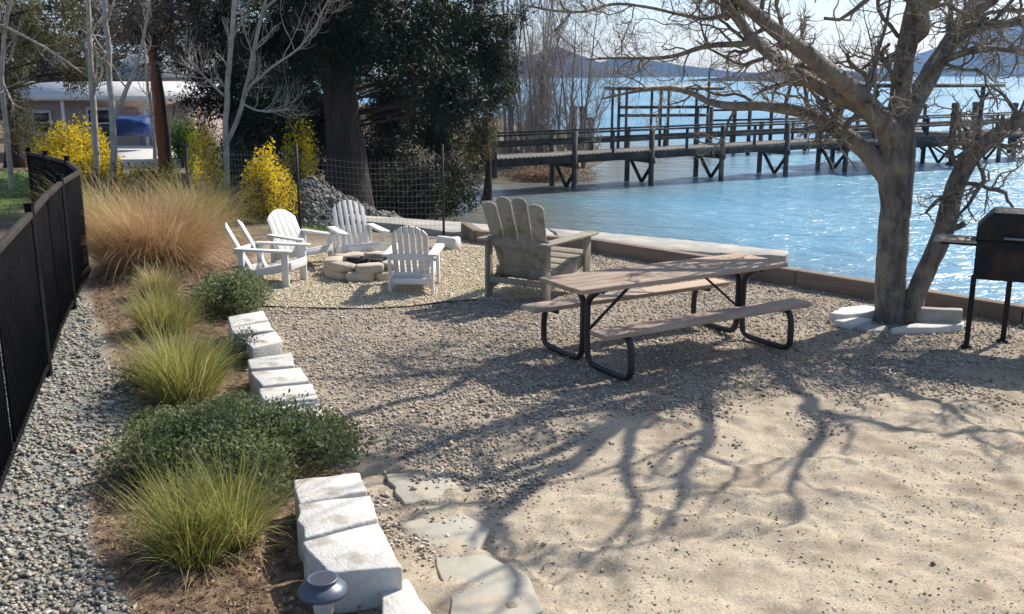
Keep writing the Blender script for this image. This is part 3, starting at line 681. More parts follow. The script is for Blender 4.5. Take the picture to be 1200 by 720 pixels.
# ------------------------------------------------------------------ stones round the tree
for px, z, th, lab in (([(971, 367), (986, 360), (1012, 357.5), (1030, 360), (1026, 365), (1008, 367), (990, 369)], .08, .10, 'upper flat pale stone left of the tree trunk'),
                       ([(976, 375), (1009, 371.5), (1022, 374), (1000, 380)], .05, .09, 'lower flat pale stone left of the tree trunk'),
                       ([(1044, 384), (1082, 377), (1105, 375), (1131, 377), (1128, 380), (1092, 384)], .07, .16, 'long pale stone in front of the leaning tree stem'),
                       ([(1004, 383), (1020, 379), (1040, 382), (1040, 387), (1018, 388)], .03, .1, 'shaded grey stone at the front of the tree trunk'),
                       ([(1079, 359), (1128, 361), (1128, 364), (1079, 362)], .20, .26, 'grey concrete block behind the tree by the edging')):
    slab('edging_stone', px, z, th, M['palestone'] if 'pale' in lab else M['concrete'], .008, .014, lab, 'edging stone', 'stones ringed round the tree foot')

# ------------------------------------------------------------------ solar lamp
q = gp(379, 708, .12); sl = thing('solar_lamp', 'slate blue solar path light with clear lens in front of the end block', 'path light', (q[0], q[1], gz1(q[0], q[1])))
mb = MB(); mb.lathe([(0, -.15), (.004, -.14), (.012, 0), (.012, .07)], 10); mb.build('stake', M['darkpost'], sl)
mb = MB(); mb.lathe([(.0, .07), (.040, .07), (.046, .10), (.052, .19), (.0, .19)], 20); mb.build('lens', M['lens'], sl, smooth=True)
mb = MB(); mb.lathe([(.03, .186), (.112, .190), (.116, .198), (.112, .212), (.092, .232), (.070, .243), (.066, .246), (.072, .256), (.074, .262), (.068, .267), (.058, .262), (.0, .260)], 32); cp = mb.build('cap', M['cap'], sl, smooth=True)
mb = MB(); mb.lathe([(.056, .2625), (0, .2626)], 24); mb.build('solar_panel', M['panel'], cp)

# ------------------------------------------------------------------ shore tree (limbs followed from the photo, each with its own depth)
def trace(pts):
    """(px, py, dY, radius px) -> smooth world polyline + radii"""
    P = A([at(a, b_, TY + d) for a, b_, d, r in pts]); rr = A([r / 1150 * (TY + d) * (.92 if len(pts) != 10 else 1.0) for a, b_, d, r in pts])
    q = smooth_path(np.concatenate([P, rr[:, None]], 1), 2); return q[:, :3], q[:, 3]
TY = 9.98
limbs = dict(
 trunk=[(1046, 388, 0, 30), (1046, 374, 0, 22), (1045, 350, 0, 18), (1045, 310, 0, 17.2), (1048, 270, 0, 17.2), (1049, 235, 0, 18.2), (1050, 205, 0, 19.5), (1051, 180, 0, 20), (1052, 155, 0, 18.5), (1054, 135, .03, 16)],
 l1=[(1046, 222, 0, 15), (1032, 197, .0, 13), (1013, 177, .05, 11), (988, 156, .12, 9.5), (963, 139, .2, 8.5), (940, 131, .25, 7.2), (890, 123, .35, 6), (860, 125, .4, 5.2), (833, 121, .45, 4.4), (810, 107, .5, 3.6), (777, 103, .6, 2.8), (743, 107, .6, 2), (705, 116, .6, 1.2)],
 l2=[(1052, 172, 0, 17), (1036, 146, -.1, 15), (1000, 106, -.35, 13), (953, 69, -.7, 11), (917, 41, -1.0, 9), (875, 8, -1.3, 8), (850, -20, -1.6, 7), (800, -80, -2.1, 5), (740, -130, -2.6, 3)],
 l2b=[(1012, 128, -.22, 10), (983, 113, -.1, 9.5), (950, 97, .0, 9), (907, 68, .15, 8), (880, 44, .3, 7), (862, 20, .4, 6.5), (845, -15, .5, 5.5), (820, -70, .7, 4), (770, -120, .9, 2.5)],
 l3=[(1052, 160, 0, 16), (1054, 128, .05, 14.5), (1058, 95, .1, 12.5), (1063, 50, .1, 11), (1073, 0, .0, 10), (1085, -60, -.2, 8.5), (1085, -130, -.6, 6.5), (1060, -210, -1.1, 4)],
 l4=[(1054, 160, 0, 15), (1066, 130, .15, 13.5), (1082, 98, .35, 12.5), (1107, 60, .6, 11.5), (1128, 27, .8, 10.5), (1147, -2, 1.0, 9.5), (1180, -50, 1.3, 8), (1230, -110, 1.6, 6), (1290, -160, 1.8, 4)],
 l4b=[(1126, 38, .75, 6.5), (1158, 29, .9, 5.5), (1193, 27, 1.0, 5), (1240, 16, 1.1, 4), (1300, -10, 1.2, 2.5)],
 l5=[(1014, 118, -.2, 3.6), (1016, 108, -.2, 3), (1026, 66, -.3, 2.6), (1037, 36, -.4, 2.2), (1042, 5, -.5, 1.6), (1050, -50, -.6, 1)],
 l6=[(884, 50, .28, 4.2), (868, 52, .3, 3.8), (827, 53, .35, 3.2), (790, 67, .4, 2.6), (757, 69, .5, 2), (720, 68, .5, 1.6), (687, 70, .6, 1)],
 l7=[(868, 2, -1.3, 4), (850, 18, -1.3, 3.2), (827, 23, -1.3, 2.8), (800, 18, -1.4, 2.2), (763, 9, -1.5, 1.6), (720, 3, -1.6, 2), (687, 15, -1.7, 1.8), (650, 13, -1.8, 1.4), (615, 6, -1.9, 1)],
 l8=[(1082, 98, .35, 6), (1100, 72, .2, 5.5), (1130, 62, .1, 4.5), (1160, 55, .0, 3.6), (1200, 62, -.1, 2.6), (1250, 60, -.2, 1.6)],
 l9=[(1000, 160, .05, 4.5), (985, 150, -.1, 4), (1012, 128, -.15, 3.2), (1030, 110, -.2, 2.5)],
 lean=[(1062, 388, -.05, 22), (1065, 374, -.05, 16), (1073, 345, -.07, 12.5), (1088, 310, -.1, 13), (1103, 277, -.15, 13.5), (1113, 245, -.2, 13), (1118, 220, -.25, 12), (1136, 188, -.35, 11), (1165, 160, -.5, 10), (1200, 137, -.7, 8.5), (1250, 110, -.8, 7), (1310, 70, -.9, 5), (1360, 20, -.9, 3), (1400, -30, -.9, 1.2)],
 stub=[(1112, 268, -.17, 5), (1124, 266, -.2, 4), (1131, 261, -.22, 3.5)],
)
tree = thing('bare_tree', 'big leafless tree with forked trunk and wide mossy limbs by the shore', 'tree', (4.05, TY, 0)); t0 = A([4.05, TY, 0])
mb = MB(); lp = []
for k, pts in limbs.items():
    p, r = trace(pts)
    w = np.stack([fbm(p[:, 2] * 3.3 + 7 * len(lp), p[:, 0] * 3.3, 5, 3) - .5, fbm(p[:, 2] * 3.3, p[:, 0] * 3.1 + 9, 6, 3) - .5, np.zeros(len(p))], 1)
    p = p + w * .05; r = r * (1 + .22 * (fbm(p[:, 2] * 6, p[:, 0] * 6 + len(lp), 8, 3) - .5))
    mb.tube(p - t0, r, 14, random.random() * .5); lp.append((k, p, r))
for k, pts in dict(                                          # limbs arching over the beach, above the frame
    f1=[(*at(1060, 60, TY + .05), .08), (3.95, 9.7, 3.05, .075), (3.5, 9.25, 3.35, .068), (3.2, 8.7, 3.6, .06), (3.1, 8.3, 3.9, .05), (3.13, 7.85, 4.1, .036), (3.37, 7.4, 4.3, .022), (3.2, 7.05, 4.35, .008)],
    f8=[(3.2, 8.7, 3.6, .045), (2.75, 8.35, 3.75, .038), (2.6, 8.6, 3.85, .03), (1.95, 8.75, 3.85, .02), (1.5, 8.9, 3.9, .008)],
    f9=[(3.5, 9.25, 3.35, .045), (3.75, 9.0, 3.8, .04), (4.05, 8.5, 4.2, .032), (3.95, 8.1, 4.35, .02), (3.7, 7.75, 4.4, .008)],
    f2=[(*at(1068, 20, TY), .062), (4.25, 9.55, 3.55, .055), (4.5, 9.1, 3.95, .047), (4.3, 8.75, 4.15, .038), (4.45, 8.4, 4.35, .026), (4.25, 8.1, 4.45, .010)],
    f3=[(*at(1128, 27, TY + .8), .06), (5.2, 9.9, 3.7, .052), (5.55, 9.65, 3.9, .045), (6.2, 9.45, 4.05, .036), (6.8, 9.6, 4.15, .025), (7.6, 9.5, 4.3, .01)],
    f4=[(5.2, 9.9, 3.7, .042), (5.5, 9.45, 4.2, .036), (5.3, 9.0, 4.5, .028), (5.35, 8.65, 4.7, .018), (5.15, 8.4, 4.8, .008)],
    f5=[(*at(862, 20, TY + .4), .05), (1.9, 9.8, 3.5, .04), (1.45, 9.3, 3.9, .03), (1.0, 9.0, 4.0, .02), (.5, 8.9, 4.0, .009)],
    f6=[(3.12, 8.2, 3.95, .032), (2.85, 8.3, 4.0, .026), (2.7, 8.15, 4.0, .018), (2.45, 8.0, 4.05, .008)],
    f7=[(*at(1073, 0, TY), .07), (4.2, 10.2, 3.9, .06), (3.9, 10.3, 4.8, .045), (3.7, 10.0, 5.6, .02)]).items():
    q4 = smooth_path(A(pts), 3); p, r = q4[:, :3], q4[:, 3]
    p = p + np.stack([fbm(p[:, 2] * 3, p[:, 1] * 3 + len(lp), 5, 3) - .5, fbm(p[:, 2] * 3, p[:, 1] * 3 + 9, 6, 3) - .5, np.zeros(len(p))], 1) * .20
    mb.tube(p - t0, r, 12, random.random() * .5); lp.append((k, p, r))
mbB = mb
def resample(p, r, n):
    i = np.linspace(0, len(p) - 1, n); j = np.minimum(i.astype(int), len(p) - 2); fr = (i - j)[:, None]
    return p[j] * (1 - fr) + p[j + 1] * fr, r[j] * (1 - fr[:, 0]) + r[j + 1] * fr[:, 0]
LP = [(k, *resample(p, r, 14)) for k, p, r in lp if k not in ('trunk', 'stub')]
mbT = MB(); tips = []
for k, p, r in LP:
    n1 = 7 if k in ('l5', 'l9') else 10 if k[0] == 'f' else 17
    tm = .45 if k == 'lean' else .22
    a1, r1 = grow(p[None], r[None], n1, 1.0 if k[0] == 'f' else .85, P=9, ang=(35, 75), rfac=.60 if k[0] == 'f' else .42, wig=.30, up=.0 if k[0] == 'f' else .07, tmin=tm, rmin=.006, lendecay=.25)
    r1 = np.minimum(r1, .03 if k[0] == 'f' else .022)
    mbB.add(*tubes(a1 - t0, r1, 6))
    a2, r2 = grow(a1, r1, 3 if k[0] == 'f' else 6, .42, P=7, ang=(30, 75), rfac=.6, wig=.34, up=.05, tmin=.2, rmin=.0032, lendecay=.3)
    mbT.add(*tubes(a2 - t0, r2, 4), RNG.uniform(0, 1, len(a2) * 28))
    if k[0] == 'f': continue
    a3, r3 = grow(a2, r2, 5, .22, P=5, ang=(30, 80), rfac=.7, wig=.35, up=.05, tmin=.2, rmin=.0022, lendecay=.3)
    mbT.add(*tubes(a3 - t0, r3, 3), RNG.uniform(.2, 1, len(a3) * 15)); tips.append(a3[:, -1])
mbB.build('trunk', M['bark'], tree, smooth=True); mbT.build('twigs', M['twig'], tree)
# ------------------------------------------------------------------ ornamental grasses
def tuft(name, label, cat, x, y, h, r, n, m, wid=.006, lean=(.05, .6), droop=(.3, 1.0), group=None, S=5, rootr=.35):
    z = gz1(x, y); a = RNG.uniform(0, 2 * math.pi, n); q = np.sqrt(RNG.uniform(0, 1, n))
    root = np.stack([np.cos(a) * q * r * rootr, np.sin(a) * q * r * rootr, np.full(n, -.02)], 1)
    L_ = h * RNG.uniform(.55, 1.15, n) * (1.05 - .12 * q); ln = lean[0] + (lean[1] - lean[0]) * q * RNG.uniform(.6, 1.2, n); dr = RNG.uniform(*droop, n)
    kc = RNG.integers(0, 5, n); oc = RNG.normal(size=(5, 2)) * r * .22; lc = RNG.uniform(.72, 1.15, 5)
    root[:, :2] += oc[kc]; L_ = L_ * lc[kc]; dead = RNG.uniform(0, 1, n) < .10
    ln = np.where(dead, ln + RNG.uniform(.2, .8, n), ln); dr = np.where(dead, dr + RNG.uniform(.2, 1.2, n), dr)
    tt = np.where(dead, RNG.uniform(.85, 1, n), np.clip(RNG.normal(.50, .25, n) + (lc[kc] - .95) * .5, 0, 1))
    mb = MB(); blades(mb, root, L_, wid * RNG.uniform(.6, 1.3, n), ln, dr, S, out=a + RNG.normal(0, .6, n), tint=tt)
    return tag(mb.build(name, m, loc=(x, y, z)), label, cat, group)
T = 'green grass tufts along the planting bed'
tuft('grass_tuft', 'bright green grass tuft nearest the camera beside the grey gravel', 'grass tuft', -1.66, 4.82, .56, .34, 1900, M['tuft'], .0062, group=T, lean=(.02, .66), droop=(.2, 1.15))
tuft('grass_tuft', 'big green grass tuft beyond the creeping shrub with grey plant at its side', 'grass tuft', -2.58, 7.45, .62, .44, 2400, M['tuft'], .0066, group=T, lean=(.02, .64), droop=(.2, 1.1))
tuft('grass_tuft', 'yellow green grass tuft third from the camera beside the dark shrub', 'grass tuft', -3.45, 9.55, .55, .40, 1700, M['tuftdry'], .007, group=T, lean=(.02, .64), droop=(.2, 1.1))
tuft('grass_tuft', 'small straw coloured tuft at the foot of the big tan grass', 'grass tuft', -4.05, 11.2, .38, .36, 1200, M['straw'], .008, group=T)
tuft('ornamental_grass', 'big fountain of tan dry grass behind the fence bend', 'ornamental grass', -4.68, 12.75, 1.45, .90, 7000, M['tan'], .0065, lean=(.02, .85), droop=(.5, 1.9), S=8, rootr=.30)
tuft('ornamental_grass', 'pale straw tall grass left of the tan grass by the fence', 'ornamental grass', -6.15, 14.9, 1.35, .9, 2600, M['straw'], .009, lean=(.05, .7), droop=(.4, 1.3), S=6)
tuft('ornamental_grass', 'pale straw grass behind the big tan grass', 'ornamental grass', -5.2, 15.6, 1.25, .9, 2200, M['straw'], .009, lean=(.05, .7), droop=(.4, 1.3), S=6)
tuft('grass_tuft', 'thin green tuft on the concrete slab above the water', 'grass tuft', *gp(880, 288)[:2], .22, .5, 260, M['tuftdry'], .01, rootr=1.0)

def ell(n, c, r, shell=.35):
    d = RNG.normal(size=(n, 3)); d /= np.linalg.norm(d, axis=1, keepdims=True)
    return A(c) + d * A(r) * (1 - shell * RNG.uniform(0, 1, n) ** 1.5)[:, None]
def shrub(name, label, cat, x, y, rx, ry, h, n, size, m, group=None, stems=26, aspect=2.0, rz=0.0, base=-.02, sm='darkbark', lumps=14, lumpf=.42):
    t = thing(name, label, cat, (x, y, gz1(x, y)), rz, group)
    mb = MB(); N = n // lumps
    for k in range(lumps):
        a = RNG.uniform(0, 6.28); q = math.sqrt(RNG.uniform(0, 1)) * .78; c = (rx * q * math.cos(a), ry * q * math.sin(a), h * (1 - .7 * q ** 2) * RNG.uniform(.35, .72))
        rr = lumpf * RNG.uniform(.7, 1.2); p = ell(N, c, (rx * rr, ry * rr, h * .36 * RNG.uniform(.8, 1.2)), .6); p = p[p[:, 2] > .0]
        leaf_cards(mb, p, size, aspect, (0, 0, 1), .35, tint=np.clip(RNG.normal(RNG.uniform(.25, .65), .22, len(p)), 0, 1))
    mb.build('foliage', m, t)
    S = [];
    for k in range(stems):
        a = RNG.uniform(0, 6.28); q = RNG.uniform(.2, .85); S.append([[0.1 * rx * math.cos(a), .1 * ry * math.sin(a), base], [rx * q * .5 * math.cos(a), ry * q * .5 * math.sin(a), h * .35], [rx * q * math.cos(a), ry * q * math.sin(a), h * (1 - .6 * q * q) * .75]])
    mb = MB(); mb.add(*tubes(A(S), np.tile([[.012 * h ** .5, .009 * h ** .5, .004]], (stems, 1)), 4)); mb.build('stems', M[sm], t)
    return t
SB = 'low shrubs in the planting bed'
shrub('creeping_shrub', 'wide low dark green creeping shrub spilling over the block wall', 'shrub', -1.79, 5.95, .86, .76, .44, 20000, .032, M['shrub'], SB, lumps=50, lumpf=.26)
shrub('creeping_shrub', 'dark green rounded shrub in front of the side on white chair', 'shrub', -3.02, 10.35, .50, .62, .46, 7000, .036, M['shrub'], SB, lumps=20, lumpf=.32)
shrub('grey_plant', 'grey green plant leaning over the row of far blocks', 'shrub', -2.42, 8.45, .28, .34, .26, 2600, .026, M['greyshrub'], SB)
shrub('grey_plant', 'blue grey plant at the left foot of the big green tuft', 'shrub', -3.08, 7.75, .20, .24, .30, 1800, .030, M['greyshrub'], SB, aspect=3)
shrub('creeping_shrub', 'tiny low green shrub between creeping shrub and big tuft', 'shrub', -2.55, 6.72, .24, .16, .13, 1300, .026, M['shrub'], SB, lumps=8)
YB = 'yellow flowering bushes'
def yellow(label, x, y, rx, ry, h, n, green=.5):
    t = shrub('yellow_bush', label, 'flowering bush', x, y, rx, ry, h, int(n * 1.5), .055, M['yellow'], YB, lumps=24, lumpf=.30, stems=40)
    mb = MB(); p = ell(int(n * green * .55), (0, 0, h * .45), (rx * .8, ry * .8, h * .45), .9); leaf_cards(mb, p, .06, 2, (0, 0, 1), .3); mb.build('leaves', M['olive'], t)
def gat(px, py, Y): return at(px, py, Y)[0], Y
yellow('bright yellow bush beyond the far end of the metal fence', -9.75, 21.6, 1.15, .9, 1.7, 6500)
yellow('yellow bush in front of the pair of pale trunks', -8.9, 20.8, .8, .8, 1.25, 3000, .6)
yellow('upright yellow bush left of the pale two stemmed tree', -5.95, 18.9, .42, .42, 1.75, 3000, .3)
yellow('bright yellow bush directly behind the wire fence', -4.30, 17.3, .58, .50, 1.35, 4200, .35)
yellow('small yellow bush at the left end of the wire fence', -5.75, 18.1, .30, .30, 1.1, 900, .6)
yellow('tall yellow green bush under the dark evergreen', -4.40, 20.6, .46, .4, 2.4, 2200, 1.3)
yellow('low yellowed bush between the red pole and tan grass', -7.4, 20.4, .7, .7, .85, 900, 1.6)
for i, (px, Y, rx, h, lab) in enumerate(((95, 18.0, .8, .95, 'olive low bush at the outer side of the fence bend'), (150, 18.5, .9, .85, 'olive low bush beneath the pale trunks'), (225, 18.3, .7, .9, 'olive low bush behind the tan grass'), (300, 18.8, .7, .95, 'dull green bush behind the wire fence beside the yellow bush'))):
    x, y = gat(px, 200, Y); shrub('low_bush', lab, 'bush', x, y, rx, .6, h, 2600, .06, M['olive'], 'low olive bushes behind the bed', lumps=18, stems=30)
# lawn
def lawn(poly, n, h, x0, x1, y0, y1):
    x = RNG.uniform(x0, x1, n); y = RNG.uniform(y0, y1, n); k = sdf(poly, x, y) + (fbm(x, y, 77) - .5) * .6 > .05; x, y = x[k], y[k]; n = len(x)
    blades(LM, np.stack([x, y, gz(x, y) - .01], 1), h * RNG.uniform(.5, 1.3, n), np.full(n, .014), RNG.uniform(0, .6, n), RNG.uniform(.1, .8, n), 2)
LM = MB(); lawn(LAWN, 15000, .11, -8, -.5, 15, 22); lawn(LAWN2, 9000, .10, -20, -8.5, 14, 26); tag(LM.build('lawn_grass', M['lawn']), kind='stuff')

# ------------------------------------------------------------------ grey heap behind the wire fence
q = gp(392, 247)
X0, Y0 = -3.72, 18.2
gxx = np.linspace(-1.6, 2.6, 50); gyy = np.linspace(-1.3, 1.3, 34)
def heap(x, y):
    r = np.sqrt((np.where(x < 0, x / 1.0, x / 2.2)) ** 2 + (y / 1.15) ** 2); return np.maximum(-.25, 1.12 * (1 - r) * (1 + .5 * (fbm(x * 2, y * 2, 95) - .5)) + .22 * (fbm(x * 3.5, y * 3.5, 91) - .5)) - .03
v, f = grid_mesh(gxx, gyy, heap); hp = tag(MB().add(v, f).build('gravel_heap', M['mound'], smooth=True, loc=(X0, Y0, gz1(X0, Y0))), 'sloping heap of grey gravel behind the wire fence', 'gravel heap')
hx = RNG.uniform(-1.5, 2.5, 9000); hy = RNG.uniform(-1.2, 1.2, 9000); hz = heap(hx, hy); k_ = hz > .02; hx, hy, hz = hx[k_], hy[k_], hz[k_]; n_ = len(hx)
sz = .055 * RNG.lognormal(0, .35, n_); q_ = OCT_V[None] * (sz[:, None] * .5)[:, :, None] * RNG.uniform(.6, 1.3, (n_, 6, 1)) + RNG.normal(size=(n_, 6, 3)) * (sz * .12)[:, None, None] + np.stack([hx, hy, hz + .008], 1)[:, None]
hs_ = MB().add(q_.reshape(-1, 3), (A(_ic)[None] + (np.arange(n_) * 6)[:, None, None]).reshape(-1, 3), np.repeat(RNG.uniform(0, .85, n_), 6)).build('loose_gravel', M['heapstone'], hp); hs_['kind'] = 'stuff'

# ------------------------------------------------------------------ background trees
def clumps(mb, centers, rad, n, size, aspect=3.2, droop=.5, t0_=(0, 0, 0)):
    for c in centers:
        p = ell(n, c, A(rad) * RNG.uniform(.6, 1.25), .9); leaf_cards(mb, p - A(t0_), size, aspect * 1.5, (0, 0, -1), droop, tint=np.clip(RNG.normal(RNG.uniform(.2, .6), .22, len(p)), 0, 1))
def evergreen(label, x, y, trunk_r, top, ells, nclump, nleaf, m='evergreen', rad=(.42, .42, .5), size=.14, name='evergreen_tree', group='dark evergreens behind the garden', tr=None, clip=None):
    z = gz1(x, y); t = thing(name, label, 'tree', (x, y, z), 0, group); t0_ = A([x, y, z])
    mb = MB(); zz = np.linspace(-.3, top, 12); k = 1 + .6 * np.exp(-np.maximum(zz, 0) * 1.6); rr = trunk_r * (1 - zz / top * .85).clip(.1) * k
    mb.tube(np.stack([.06 * np.sin(zz * 1.3), .05 * np.cos(zz), zz], 1), rr, 16)
    cs = []; tot = sum(e[6] if len(e) > 6 else 1 for e in ells)
    for e in ells:
        w = (e[6] if len(e) > 6 else 1) / tot; cs.append(ell(int(nclump * w), e[:3], e[3:6], 1.0))
    cs = np.concatenate(cs)
    mbL = MB(); clumps(mbL, cs, rad, nleaf, size, t0_=t0_); mbL.build('crown', M[m], t)
    S = []
    for c in cs[::4]:
        h0 = min(top * .9, max(.8, c[2] - z - .3)); e = c - t0_; S.append([[0, 0, h0], [e[0] * .5, e[1] * .5, h0 + .25], [e[0], e[1], e[2]]])
    mb.add(*tubes(A(S), np.tile([[.045, .028, .01]], (len(S), 1)), 5)); mb.build('trunk', M['darkbark'], t, smooth=True)
    return t
E_ = lambda px, py, Y, rx, ry, rz, w=1: (*at(px, py, Y), rx, ry, rz, w)
evergreen('huge dark evergreen with thick trunk right behind the wire fence', -3.7, 21.8, .46, 11, [E_(420, 20, 21.8, 1.7, 1.7, 1.1, 2.2), E_(480, 60, 21.4, 1.2, 1.2, .9, 1), E_(340, 40, 22.4, 1.4, 1.3, 1.2, 1.5), (-3.7, 21.8, 6.6, 2.6, 2.6, 2.2, 2), (-3.6, 21.8, 9.2, 1.6, 1.6, 1.6, 1), E_(530, 110, 21.6, .75, .8, .55, .7), E_(462, 125, 23, .7, .7, .75, .8), E_(402, 45, 20.8, .95, .5, .8, .9)], 280, 300)
evergreen('dark evergreen with low branches behind the pale two stemmed tree', -7.2, 26.0, .34, 9, [E_(250, 30, 26, 1.9, 1.5, 1.8, 1.6), E_(300, 120, 26, 1.8, 1.4, 1.4, 1.8), E_(335, 170, 25, 1.3, 1.2, 1.0, 1.4), (-7.2, 26, 6.2, 2.2, 2.2, 2.0, 1.2), E_(370, 150, 25.5, .9, .9, 1.2, 1)], 230, 280)
evergreen('dark drooping evergreen between the thick trunk and the bare willows', -1.9, 27.0, .28, 9, [E_(555, 30, 27, 1.4, 1.4, 1.7, 1.6), E_(515, 95, 27, 1.3, 1.3, 1.1, 1.4), E_(500, 150, 26.5, 1.0, 1.0, .75, 1), (-1.7, 27, 6.4, 1.7, 1.7, 2.0, 1.2), E_(575, 75, 27, .7, .8, 1.0, .8)], 190, 270, m='cedar')
evergreen('mottled olive evergreen bush hanging over the pier end', -.75, 29.0, .12, 3.0, [E_(560, 150, 29, .75, .8, .75, 1), E_(572, 120, 29, .55, .6, .6, .7), E_(548, 178, 28.5, .7, .7, .4, .6)], 60, 150, m='olive', rad=(.28, .28, .34), size=.10)
evergreen('olive leaved tree hanging over the house at the far left', -15.6, 31, .25, 8, [E_(40, 40, 31, 2.6, 2, 1.5, 2), E_(90, 85, 30, 1.0, 1, .7, .6), E_(15, 120, 30, .8, 1, 1.2, .8), (-15.6, 31, 6.5, 2.6, 2.4, 2, 1.3)], 150, 120, m='olive', name='leafy_tree', group='leafy trees round the house', size=.14)
evergreen('rusty leaved tree above the red pole', -9.22, 26.4, .08, 8, [E_(190, 12, 25, 1.5, 1.4, 1.0, 1.4), E_(130, 25, 31, 1.4, 1.4, 1.0, 1), (-10.0, 26, 6.3, 2.2, 2, 1.6, 1), E_(225, 60, 25.5, .5, .5, .6, .4)], 90, 95, m='rust', name='leafy_tree', group='leafy trees round the house', size=.12)
evergreen('dark tree standing behind the house roof', -16, 52, .3, 10, [(-19, 52, 5, 4, 2, 3, 1.2), (-14, 53, 7, 4, 2, 3, 1.2), (-20, 50, 8.5, 4, 2, 2.5, 1), (-24, 50, 5, 3, 2, 3, 1)], 150, 150, m='cedar', name='leafy_tree', group='leafy trees round the house', rad=(.8, .8, .8), size=.28)
shrub('green_bush', 'fresh green bush in front of the house end by the red pole', 'bush', *gat(212, 150, 31)[:2], .75, .7, 1.75, 4500, .08, M['green'], stems=30)
shrub('dry_brush', 'tan dry brush on the bank behind the wire fence', 'brush', -2.35, 18.6, 1.0, .6, .55, 3200, .10, M['drybrush'], 'brush on the bank', aspect=6, lumps=22, stems=60)
shrub('dry_brush', 'tan dry brush right of the second wire fence post', 'brush', -.85, 18.4, .85, .5, .42, 2400, .10, M['drybrush'], 'brush on the bank', aspect=6, lumps=22, stems=50)
shrub('dark_brush', 'dark brown green undergrowth below the thick trunk', 'brush', -2.3, 23.2, 1.3, .8, 1.9, 8500, .10, M['cedar'], 'brush on the bank', aspect=3, lumps=26, stems=60)
shrub('dark_brush', 'dark undergrowth on the shore beside the pier end', 'brush', -1.9, 26.6, 1.1, .8, 1.7, 5200, .11, M['cedar'], 'brush on the bank', aspect=3, lumps=22, stems=50)
shrub('dark_brush', 'tall dark thicket filling the gap right of the thick trunk', 'brush', *gat(452, 170, 25)[:2], 1.0, .7, 2.5, 7500, .10, M['cedar'], 'brush on the bank', aspect=3, lumps=30, stems=60, lumpf=.34)
shrub('dark_brush', 'dark undergrowth left of the gravel heap', 'brush', -6.0, 22.5, 1.2, .9, 1.3, 4200, .11, M['evergreen'], 'brush on the bank', aspect=3, lumps=22, stems=40)
# far wood behind everything on the left
mb = MB(); C = []
for k in range(420):
    x = RNG.uniform(-75, -6); y = 66 + RNG.uniform(0, 16) + .1 * abs(x); C.append((x, y, RNG.uniform(-1, 11.0) * (.7 + .3 * math.sin(x * .4))))
clumps(mb, C, (1.8, 1.6, 1.5), 60, .75, 2.2, .2); tag(mb.build('far_wood', M['cedar']), kind='stuff')

# bare pale trees
def bare(label, stems, Y, m, group, name='bare_sapling', n1=12, l1=1.1, n2=6, l2=.5, r=None, tm=.35, top=None, up=.15, n3=0, base=None):
    x0 = at(stems[0][0][0], stems[0][0][1], Y)[0]; z0 = gz1(x0, Y); t = thing(name, label, 'tree', (x0, Y, z0), 0, group); t_ = A([x0, Y, z0])
    mb, mt = MB(), MB()
    for st in stems:
        P = A([at(q[0], q[1], Y + (q[3] if len(q) > 3 else 0)) for q in st]); rr = A([q[2] * .80 / 1150 * Y for q in st])
        if st[0][2] > 0 and st is stems[0] or (len(st[0]) > 4): P[0, 2] = min(P[0, 2], z0 - .1)
        q4 = smooth_path(np.concatenate([P, rr[:, None]], 1), 2); P, rr = q4[:, :3], q4[:, 3]
        P = P + np.stack([fbm(P[:, 2] * 2, P[:, 0], 4) - .5, np.zeros(len(P)), np.zeros(len(P))], 1) * .08
        mb.tube(P - t_, rr, 9, random.random() * .6)
        p_, r_ = resample(P, rr, 12)
        a1, r1 = grow(p_[None], r_[None], n1, l1, P=8, ang=(25, 60), rfac=.5, wig=.2, up=up, tmin=tm, rmin=.006); mt.add(*tubes(a1 - t_, r1, 5), RNG.uniform(0, 1, len(a1) * 40))
        a2, r2 = grow(a1, r1, n2, l2, P=6, ang=(25, 60), rfac=.55, wig=.22, up=up, tmin=.2, rmin=.004); mt.add(*tubes(a2 - t_, r2, 3), RNG.uniform(0, 1, len(a2) * 18))
        if n3: a3, r3 = grow(a2, r2, n3, l2 * .5, P=5, ang=(25, 60), rfac=.6, wig=.25, up=up, tmin=.2, rmin=.0035); mt.add(*tubes(a3 - t_, r3, 3), RNG.uniform(0, 1, len(a3) * 15))
    mb.build('trunk', M[m], t, smooth=True); mt.build('branches', M[m], t, smooth=True); return t
G = 'pale bare trees behind the fence'
bare('pale bare tree with a single slim trunk left of the forked one', [[(112, 192, 5), (110, 150, 4.6), (106, 80, 4), (103, 0, 3.4), (98, -80, 2.6), (96, -150, 1.6)]], 20.5, 'palebark', G, tm=.3)
bare('pale bare tree whose slim trunk forks to the right at fence height', [[(130, 195, 5), (131, 140, 4.6), (128, 70, 4), (122, 0, 3.2), (115, -80, 2.2), (112, -150, 1.4)], [(131, 142, 4), (142, 118, 3.4), (158, 85, 2.8), (170, 40, 2.2), (176, -10, 1.6), (182, -60, 1)]], 20.2, 'palebark', G, tm=.3)
bare('pale two stemmed bare tree in front of the dark evergreen', [[(264, 216, 4.6), (264, 160, 4.2), (266, 110, 4), (270, 60, 3.6), (276, 0, 3.2), (282, -80, 2.4), (288, -150, 1.4)], [(266, 166, 3.6), (276, 148, 3.4), (288, 110, 3.2), (298, 60, 2.8), (309, 10, 2.4), (330, -60, 1.6)], [(309, 12, 2), (325, -2, 1.8), (345, -20, 1.4)], [(268, 118, 2), (240, 90, 1.6), (222, 70, 1)], [(290, 105, 2.2), (318, 78, 1.8), (352, 58, 1.4), (370, 30, 1), (385, 0, .8)], [(285, 122, 1.6), (305, 132, 1.4), (340, 128, 1)]], 20.0, 'palebark', G, n1=14, l1=1.2)
